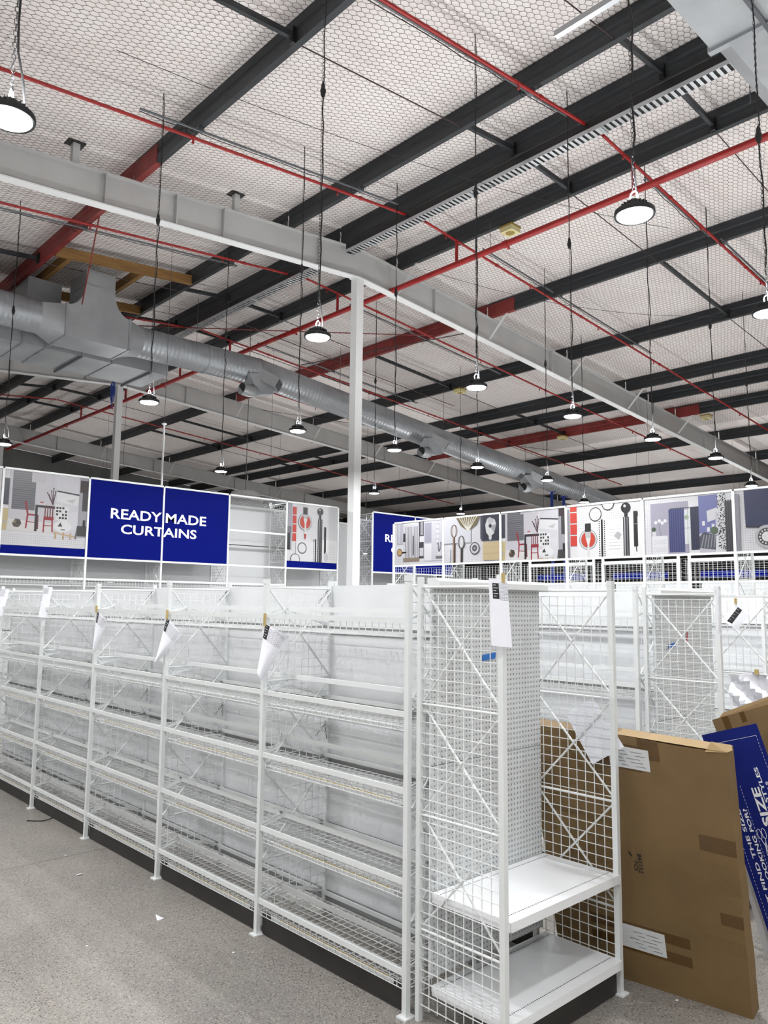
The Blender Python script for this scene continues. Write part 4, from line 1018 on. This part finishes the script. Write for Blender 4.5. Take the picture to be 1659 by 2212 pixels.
# ================================================================== PAPER NOTICES
def sheet_pts(q, n=10, bulge=.02):
    A, B, C, D = [Vector(p) for p in q]; nrm = (B-A).cross(D-A).normalized()
    if nrm.dot(Vector((math.sin(YAW), math.cos(YAW), 0))) > 0: nrm = -nrm
    def P(u, v): return (A*(1-u)+B*u)*(1-v)+(D*(1-u)+C*u)*v + nrm*(bulge*math.sin(PI*u)*(.35+.65*v))
    return P, nrm
def patch(P, nrm, u0, v0, u1, v1, e, mb, n=6):
    vs = []; fs = []
    for i in range(n+1):
        for j in range(n+1): vs.append(P(u0+(u1-u0)*i/n, v0+(v1-v0)*j/n)+nrm*e)
    for i in range(n):
        for j in range(n): a = i*(n+1)+j; fs.append((a, a+n+1, a+n+2, a+1))
    mb.add(vs, fs)
def notice(label, q, bulge=.02, tape=None, block=(0, .01, .2, .30), table=(.24, .05, .9, .30), rows=6, cols=4):
    t = thing('paper_notice', label, 'paper', (0, 0, 0), group='paper notices on the shelving')
    P, nrm = sheet_pts(q, bulge=bulge)
    b = MB(); patch(P, nrm, 0, 0, 1, 1, 0, b, 12); patch(P, nrm, 0, 0, 1, 1, -.0006, b, 12); o = obj('sheet', b, 'paper', t, fix=False, smooth=True)
    if block:
        b = MB(); patch(P, nrm, *block, .0009, b); obj('black_block', b, 'ink', o, fix=False)
        for k in range(5):
            v = block[1]+(block[3]-block[1])*(k+.6)/5.6
            b = MB(); patch(P, nrm, block[0]+(block[2]-block[0])*.12, v, block[0]+(block[2]-block[0])*(.55+.3*(k % 2)), v+.008, .0014, b, 2); obj('white_line', b, 'letter', o, fix=False)
    if table:
        b = MB(); u0, v0, u1, v1 = table
        for k in range(rows+1):
            v = v0+(v1-v0)*k/rows; patch(P, nrm, u0, v, u1, v+.0035, .0009, b, 3)
        for k in range(cols+1):
            u = u0+(u1-u0)*k/cols; patch(P, nrm, u, v0, u+.008, v1, .0009, b, 3)
        for k in range(rows):
            for j in range(cols):
                u = u0+(u1-u0)*(j+.2)/cols; v = v0+(v1-v0)*(k+.45)/rows; patch(P, nrm, u, v, u+(u1-u0)*.5/cols, v+.006, .0009, b, 1)
        obj('printed_table', b, 'ink_grey', o, fix=False, kind='stuff')
    if tape:
        (x, y, z0, z1) = tape; b = MB(); b.box(-.008, .008, -.004, .004, z0, z1); k = obj('tape_tab', b, 'tan_tape', t); k.location = (x, y, 0); k.rotation_euler[2] = -YAW
notice('curled white notice taped to the second front post from the end unit', [(2.652, 3.83, 1.751), (2.754, 3.734, 1.678), (2.644, 3.838, 1.42), (2.623, 3.858, 1.473)], .03, (2.648, 3.832, 1.735, 1.81))
notice('curled white notice taped to the third front post from the end unit', [(2.651, 5.032, 1.764), (2.732, 4.955, 1.653), (2.609, 5.07, 1.445), (2.601, 5.079, 1.465)], .03, (2.65, 5.03, 1.75, 1.815))
notice('curled white notice taped to the fourth front post from the end unit', [(2.658, 6.225, 1.79), (2.723, 6.164, 1.72), (2.655, 6.228, 1.475), (2.642, 6.24, 1.493)], .02, (2.653, 6.23, 1.78, 1.833))
notice('white notice hanging on the fifth front post from the end unit', [(2.657, 7.426, 1.995), (2.713, 7.373, 1.994), (2.686, 7.399, 1.712), (2.627, 7.455, 1.716)], .012, None, None, (.05, .03, .6, .22))
notice('white notice on the front post at the left edge', [(2.65, 8.633, 1.993), (2.715, 8.572, 1.982), (2.673, 8.611, 1.702), (2.62, 8.661, 1.702)], .012, None, None, (.05, .03, .6, .28))
notice('long white notice with black block hanging on the front of the end unit', [(2.631, 2.132, 1.989), (2.689, 2.077, 1.985), (2.704, 2.064, 1.693), (2.639, 2.125, 1.701)], .012, (2.676, 2.088, 1.97, 2.012), (.18, .07, .52, .30), (.56, .06, .98, .31))
notice('narrow white notice seen edge on, on the second end unit', [(4.845, 2.105, 2.007), (4.864, 2.088, 1.957), (4.859, 2.092, 1.689), (4.836, 2.114, 1.738)], .004, None, None, (.35, .1, .95, .95), 14, 1)
notice('tilted printed card hung inside the second end unit', [(5.2, 2.137, 1.906), (5.2, 2.051, 1.838), (5.2, 2.129, 1.731), (5.2, 2.233, 1.789)], .006, (5.195, 2.137, 1.90, 1.935), (.25, .1, .55, .9), None)
notice('blank white sheet stuck behind the mesh of the end unit', [(3.628, 2.418, 1.298), (3.628, 2.247, 1.399), (3.628, 2.076, 1.172), (3.628, 2.26, 1.058)], .004, None, None, None)
# crumpled sheet inside the second end unit
b = MB(); rr = random.Random(5); n = 9; vs = []
for i in range(n+1):
    for j in range(n+1): vs.append((5.32+rr.uniform(-.010, .010)+.03*math.sin(i*1.3+j), 2.25-.32*i/n, 1.22+.24*j/n*(1-.35*abs(i/n-.5))+rr.uniform(-.008, .008)))
b.add(vs, [(i*(n+1)+j, (i+1)*(n+1)+j, (i+1)*(n+1)+j+1, i*(n+1)+j+1) for i in range(n) for j in range(n)])
o = obj('crumpled_paper', b, 'paper', smooth=True); tag(o, 'crumpled white sheet inside the second end unit at right', 'paper')
b = MB(); b.box(5.29, 5.30, 2.05, 2.075, 1.44, 1.475); o = obj('masking_tape', b, 'tan_tape'); tag(o, 'small tan tape tab above the crumpled sheet', 'tape')
# blue tape strips and a red tag
for x, y, lab in ((3.085, 2.5430, 'blue tape strip on the pegboard of the nearer end unit'), (5.06, 2.5430, 'blue tape strip on the pegboard of the second end unit')):
    b = MB(); b.extrude([(x, 1.592), (x+.105, 1.60), (x+.11, 1.632), (x+.006, 1.622)], 'y', y, y+.002); o = obj('masking_tape', b, 'blue_tape'); tag(o, lab, 'tape', 'blue tape strips')
b = MB(); b.bar((5.335, 2.540, 1.70), (5.327, 2.540, 1.63), .01, .003, up=(0, 1, 0)); o = obj('red_tag', b, 'red_tag'); tag(o, 'small red tag on the pegboard of second end unit', 'tag')

# ================================================================== CARDBOARD BOXES, BOARDS
t = thing('cardboard_box', 'large flat brown cardboard box leaning against the end unit', 'box', (3.78, 2.0, 0))
org = Vector((3.78, 2.0, 0))
BR, BL, TR, TL = [Vector(p)-org for p in ((3.845, 1.583, .0), (3.715, 2.53, .0), (3.672, 1.581, 1.215), (3.69, 2.72, 1.222))]
TH = Vector((.085, .005, .02))
def face(u, v):      # u 0 right .. 1 left, v 0 bottom .. 1 top
    dent = -.012*math.exp(-((v-.45)**2)/.004)*math.exp(-u*9) - .008*math.exp(-((v-.2)**2)/.002)*math.exp(-u*8)
    sag = -.012*max(0, v-.93)/.07*(.5+.5*math.sin(u*9))
    p = (BR*(1-u)+BL*u)*(1-v)+(TR*(1-u)+TL*u)*v
    return p+Vector((-dent*1.2, 0, sag))
n, m = 14, 18; vs = []; fs = []
for k in range(2):
    for i in range(n+1):
        for j in range(m+1): vs.append(face(i/n, j/m)+(TH if k else Vector()))
idx = lambda k, i, j: k*(n+1)*(m+1)+i*(m+1)+j
for k in range(2):
    for i in range(n):
        for j in range(m): fs.append((idx(k, i, j), idx(k, i+1, j), idx(k, i+1, j+1), idx(k, i, j+1)))
for i in range(n):
    for j in (0, m): fs.append((idx(0, i, j), idx(0, i+1, j), idx(1, i+1, j), idx(1, i, j)))
for j in range(m):
    for i in (0, n): fs.append((idx(0, i, j), idx(0, i, j+1), idx(1, i, j+1), idx(1, i, j)))
b = MB(); b.add(vs, fs); obj('carton', b, 'cardboard', t)
def on_face(name, u0, v0, u1, v1, e, m, k=4, label=None):
    b = MB(); vs = []; nrm = (BL-BR).cross(TR-BR).normalized()
    if nrm.x > 0: nrm = -nrm
    for i in range(k+1):
        for j in range(k+1): vs.append(face(u0+(u1-u0)*i/k, v0+(v1-v0)*j/k)+nrm*e)
    b.add(vs, [(i*(k+1)+j, (i+1)*(k+1)+j, (i+1)*(k+1)+j+1, i*(k+1)+j+1) for i in range(k) for j in range(k)])
    return obj(name, b, m, t, label=label)
on_face('packing_tape', .30, .915, .40, .999, .0012, 'pack_tape'); on_face('packing_tape', .0, .60, .16, .66, .0012, 'pack_tape'); on_face('packing_tape', .0, .33, .10, .375, .0012, 'pack_tape')
on_face('packing_tape', .26, .195, .78, .235, .0012, 'pack_tape'); on_face('packing_tape', .26, .125, .78, .165, .0012, 'pack_tape'); on_face('packing_tape', .39, .86, .64, .965, .0010, 'pack_tape')
for v0, v1, u0, u1 in ((.868, .955, .35, .55), (.135, .225, .385, .62)):
    L = on_face('shipping_label', u0, v0, u1, v1, .0022, 'label_white')
    for k in range(5):
        a = u0+.02+.012*(k % 3); w = .06+.03*((k*7) % 3)/2
        o = on_face('print_line', a, v0+.012+k*.014, a+w*.8, v0+.0145+k*.014, .0030, 'ink_grey', 1); o.parent = L
        o = on_face('print_line', a+.085, v0+.012+k*.014, a+.085+w*.6, v0+.0145+k*.014, .0030, 'ink_grey', 1); o.parent = L
# printed carton number, reading downwards
b = MB(); nrm = (BL-BR).cross(TR-BR).normalized(); nrm = -nrm if nrm.x > 0 else nrm
down = (face(.47, .40)-face(.47, .55)).normalized(); right = (face(.40, .5)-face(.50, .5)).normalized()
p = face(.49, .525)+nrm*.002
put_text(b, '841152', p+right*.018, down, right, .095, .024, .012); put_text(b, 'PCS', p+down*.042-right*.006, down, right, .045, .021, .012)
b.bar(p-right*.026, p-right*.012+down*.02, .008, .001, up=tuple(nrm)); obj('carton_print', b, 'ink', t, fix=False, kind='stuff', label='black carton number 841152 PCS')
# torn corner flap at top right
b = MB(); q = face(0, 1)
b.add([q, q+Vector((-.004, .10, -.01)), q+Vector((.03, .085, .035)), q+Vector((.05, .0, .03)), q+Vector((.02, -.02, .012))], [(0, 1, 2), (0, 2, 3), (0, 3, 4)]); obj('torn_flap', b, 'cardboard_light', t)
b = MB(); b.add([face(.0, .999)+Vector((0, 0, .003)), face(.5, .999)+Vector((0, 0, .003)), face(.5, .999)+TH*.95+Vector((0, 0, .004)), face(0, .999)+TH*.95+Vector((0, 0, .004))], [(0, 1, 2, 3)]); obj('top_fold', b, 'cardboard_light', t)
# second box
t = thing('cardboard_box', 'brown cardboard box tilted behind the blue sign board', 'box', (4.68, 1.7, 0))
O = Vector((0, .394, 1.206)); W_ = Vector((0, -.936, .35)); Dn = Vector((0, -.35, -.936)); T = Vector((.09, 0, 0))
def slab(o, u, v, w, h, th, mb):
    P = [o, o+u*w, o+u*w+v*h, o+v*h]; return mb.add(P+[p+th for p in P], [(0, 1, 2, 3), (7, 6, 5, 4), (0, 4, 5, 1), (1, 5, 6, 2), (2, 6, 7, 3), (3, 7, 4, 0)])
obj('carton', slab(O, W_, Dn, .85, 1.27, T, MB()), 'cardboard', t)
b = MB(); a = O+T; b.add([a, a+W_*.85, a+W_*.85+Vector((.03, .0, .09)), a+Vector((.02, -.02, .035))], [(0, 1, 2, 3)]); obj('open_flap', b, 'cardboard', t)
b = MB(); a = O+Vector((-.001, 0, .001)); b.add([a+W_*.06, a+W_*.10, a+W_*.10+Dn*.10, a+W_*.06+Dn*.09], [(0, 1, 2, 3)]); obj('packing_tape', b, 'pack_tape', t)
b = MB(); b.add([a+W_*.17, a+W_*.20, a+W_*.20+Dn*.06, a+W_*.17+Dn*.06], [(0, 1, 2, 3)]); obj('packing_tape', b, 'pack_tape', t)
# blue printed board on edge
t = thing('sign_board', 'narrow blue printed board standing on end behind the large box', 'sign', (4.5, 1.769, 0))
O = Vector((0, 0, 1.24)); Wd = Vector((0, .95, -.312)).normalized(); Dn = Vector((0, -.312, -.95)).normalized(); WW, LL = .325, 1.19
obj('board', slab(O, Wd, Dn, WW, LL, Vector((.006, 0, 0)), MB()), 'blue_sign', t)
b = MB(); e = Vector((-.0012, 0, 0)); up = -Dn; vv = Wd        # text runs upwards, lines advance to the right
def ln(body, s, w0, length, h, bold=.02): put_text(b, body, O+Dn*(s+length)+Wd*(w0-h)+e, up, vv, length, h, bold)
ln("CAN'T FIND THE SIZE", .42, .272, .62, .022); ln("YOU'RE LOOKING FOR?", .42, .236, .60, .022); ln('MADE-TO-SIZE', .32, .150, .72, .046, .03); ln('CURTAIN STYLES', .22, .098, .46, .022); ln('DETAILS', .30, .062, .16, .013)
obj('lettering', b, 'letter', t, fix=False, kind='stuff', label='white capital letters printed up the board')
b = MB()
for s0, s1, w in ((.06, 1.14, .022), (.06, 1.14, .303), (.30, 1.14, .205)):
    s = s0
    while s < s1: b.bar(O+Dn*s+Wd*w+e, O+Dn*(s+.010)+Wd*w+e, .0016, .0006, up=(1, 0, 0)); s += .018
obj('dotted_line', b, 'letter', t, kind='stuff')
b = MB(); b.bar(O+Dn*.06+Wd*.022+e, O+Dn*.06+Wd*.303+e, .0016, .0006, up=(1, 0, 0)); obj('border_line', b, 'letter', t)
b = MB()
def sp(s, w): return O+Dn*s+Wd*w+e
for w in (.190, .165): b.tube([sp(.555+.026*math.cos(a), w+.011*math.sin(a)) for a in np.linspace(0, 2*PI, 17)[:-1]], .0013, 5, closed=True)
b.tube([sp(.58, .190), sp(.63, .176), sp(.74, .185), sp(.66, .166), sp(.60, .172)], .0013, 5); b.tube([sp(.58, .165), sp(.63, .178), sp(.74, .150), sp(.66, .186), sp(.60, .176)], .0013, 5)
obj('scissors_print', b, 'letter', t, kind='stuff')
# pale wrapped board and plastic behind
t = thing('wrapped_board', 'pale plastic-wrapped board leaning behind the blue sign', 'board', (4.60, 1.9, 0))
b = MB(); slab(Vector((0, .05, .50)), Vector((0, -.95, .31)), Vector((0, -.25, -.95)), .5, .56, Vector((.02, 0, 0)), b); obj('board', b, 'clear_sheet', t)
b = MB(); b.add([(-.01, -.01, .10), (-.03, .04, .12), (-.02, .06, .07), (-.01, .02, .04)], [(0, 1, 2, 3)]); obj('loose_wrap', b, 'paper', t)

# ================================================================== FLOOR SCRAPS
b = MB(); b.add([(-.022, -.02, 0), (.025, -.015, 0), (.012, .022, .004), (-.004, .036, .016), (0, 0, .012)], [(0, 1, 4), (1, 2, 4), (2, 3, 4), (3, 0, 4), (3, 2, 1, 0)]); o = obj('paper_scrap', b, 'paper', loc=(2.366, 4.43, .001)); tag(o, 'larger torn white paper scrap on the concrete floor', 'scrap', 'scraps on the floor')
b = MB(); b.add([(-.03, 0, 0), (.0, -.012, .006), (.03, .004, 0), (.0, .012, .004)], [(0, 1, 2, 3)]); o = obj('paper_scrap', b, 'paper', loc=(2.314, 5.475, .002)); tag(o, 'thin torn paper scrap on the floor near the joint', 'scrap', 'scraps on the floor')
for k, (x, y, lab) in enumerate(((2.40, 5.95, 'tiny white fleck on the floor by the joint'), (1.9, 4.35, 'tiny white fleck on the floor at left'), (2.45, 3.75, 'tiny white fleck on the floor near the kick plate'), (3.75, 1.9, 'tiny white fleck on the floor beside the box'))):
    b = MB(); b.box(-.006, .006, -.005, .005, 0, .003); o = obj('paper_scrap', b, 'paper', loc=(x, y, .0005)); tag(o, lab, 'scrap', 'scraps on the floor')
b = MB(); b.tube([(2.502, 7.063, .006), (2.56, 6.99, .006), (2.60, 6.965, .006), (2.685, 6.97, .012)], .004, 6); o = obj('cable_offcut', b, 'black'); tag(o, 'short black cable offcut lying on the floor by the shelving', 'cable')

# ================================================================== HIGH-LEVEL ODDS AND ENDS
t = thing('cable_coil', 'blue cable coil hanging beside the second column', 'cable', (9.16, 21.3, 7.9))
for k in range(3):
    b = MB(); b.tube([(.02*k, (.10+.02*k)*math.cos(a)*(.6+.2*k), (.22+.05*k)*math.sin(a)) for a in np.linspace(0, 2*PI, 17)[:-1]], .014, 6, closed=True); obj('loop', b, 'blue_cable', t)
b = MB(); b.tube([(0, -.05, -.2), (-.02, -.12, -.45), (.02, -.05, -.52)], .014, 6); obj('tail', b, 'blue_cable', t)
for y, z0, z1, lab in ((13.01, 4.2, 5.2, 'left blue upright strap above the picture wall'), (12.6, 4.2, 5.03, 'right blue upright strap above the picture wall')):
    b = MB(); b.box(18.97, 19.03, y-.03, y+.03, 0, z1); b.box(18.95, 19.05, y-.12, y+.12, z1-.02, z1); o = obj('blue_upright', b, 'blue_cable'); tag(o, lab.replace('strap', 'post'), 'post', 'blue uprights')
t = thing('drop_pipe', 'thin white pipe hanging from the ceiling above the blue sign', 'pipe', (6.88, 13.5, 0))
b = MB(); b.tube([(0, 0, 3.9), (0, 0, 5.24)], .02, 8); obj('pipe', b, 'column', t)
b = MB(); b.lathe([(.02, -.02), (.05, .0), (.05, .02), (.0, .03)], 12, (0, 0, 5.25)); obj('cap', b, 'column', t)
b = MB(); b.tube([(0, 0, 5.27), (0, 0, zp(6.88)+PD)], .005, 6); obj('hanger_rod', b, 'conduit', t)
b = MB(); b.lathe([(.05, -.08), (.085, -.04), (.03, .03), (.0, .03)], 14, (.0, 0, 3.95)); obj('black_cone', b, 'black', t)
t = thing('ceiling_fitting', 'round white fitting standing above the open wall bay', 'fitting', (10.38, 16.0, 0))
b = MB(); b.lathe([(.34, 0), (.36, .04), (.34, .10), (.30, .12)], 28, (0, 0, 4.45)); obj('ring', b, 'label_white', t)
b = MB(); b.tube([(0, 0, 4.57), (0, 0, zp(10.38))], .008, 6); obj('hanger_rod', b, 'conduit', t)
# far display bays with blue header strips, seen through the picture wall
for k in range(4):
    y = 9.6-1.7*k
    t = thing('display_bay', f'distant white display bay with blue header behind picture wall, {ORD[k]} from the left', 'shelving', (13.2, y, 0), group='distant display bays')
    for yy in (0, -1.5): 
        b = MB(); b.box(-.02, .02, yy-.02, yy+.02, 0, 2.9); obj('post', b, 'white', t)
    b = MB(); b.box(-.01, .01, -1.30, -.20, 2.38, 2.50); obj('header_panel', b, 'blue', t)
    b = MB(); b.box(-.015, .015, -1.48, -.02, 2.66, 2.72); obj('top_rail', b, 'white', t)
    b = MB(); b.box(.45, .46, -1.5, 0, 0, 2.3); obj('back_panel', b, 'wall_panel', t)
    for z in (2.1, 1.7, 1.3):
        b = MB(); b.box(0, .45, -1.48, -.02, z-.02, z); obj('shelf', b, 'white', t)
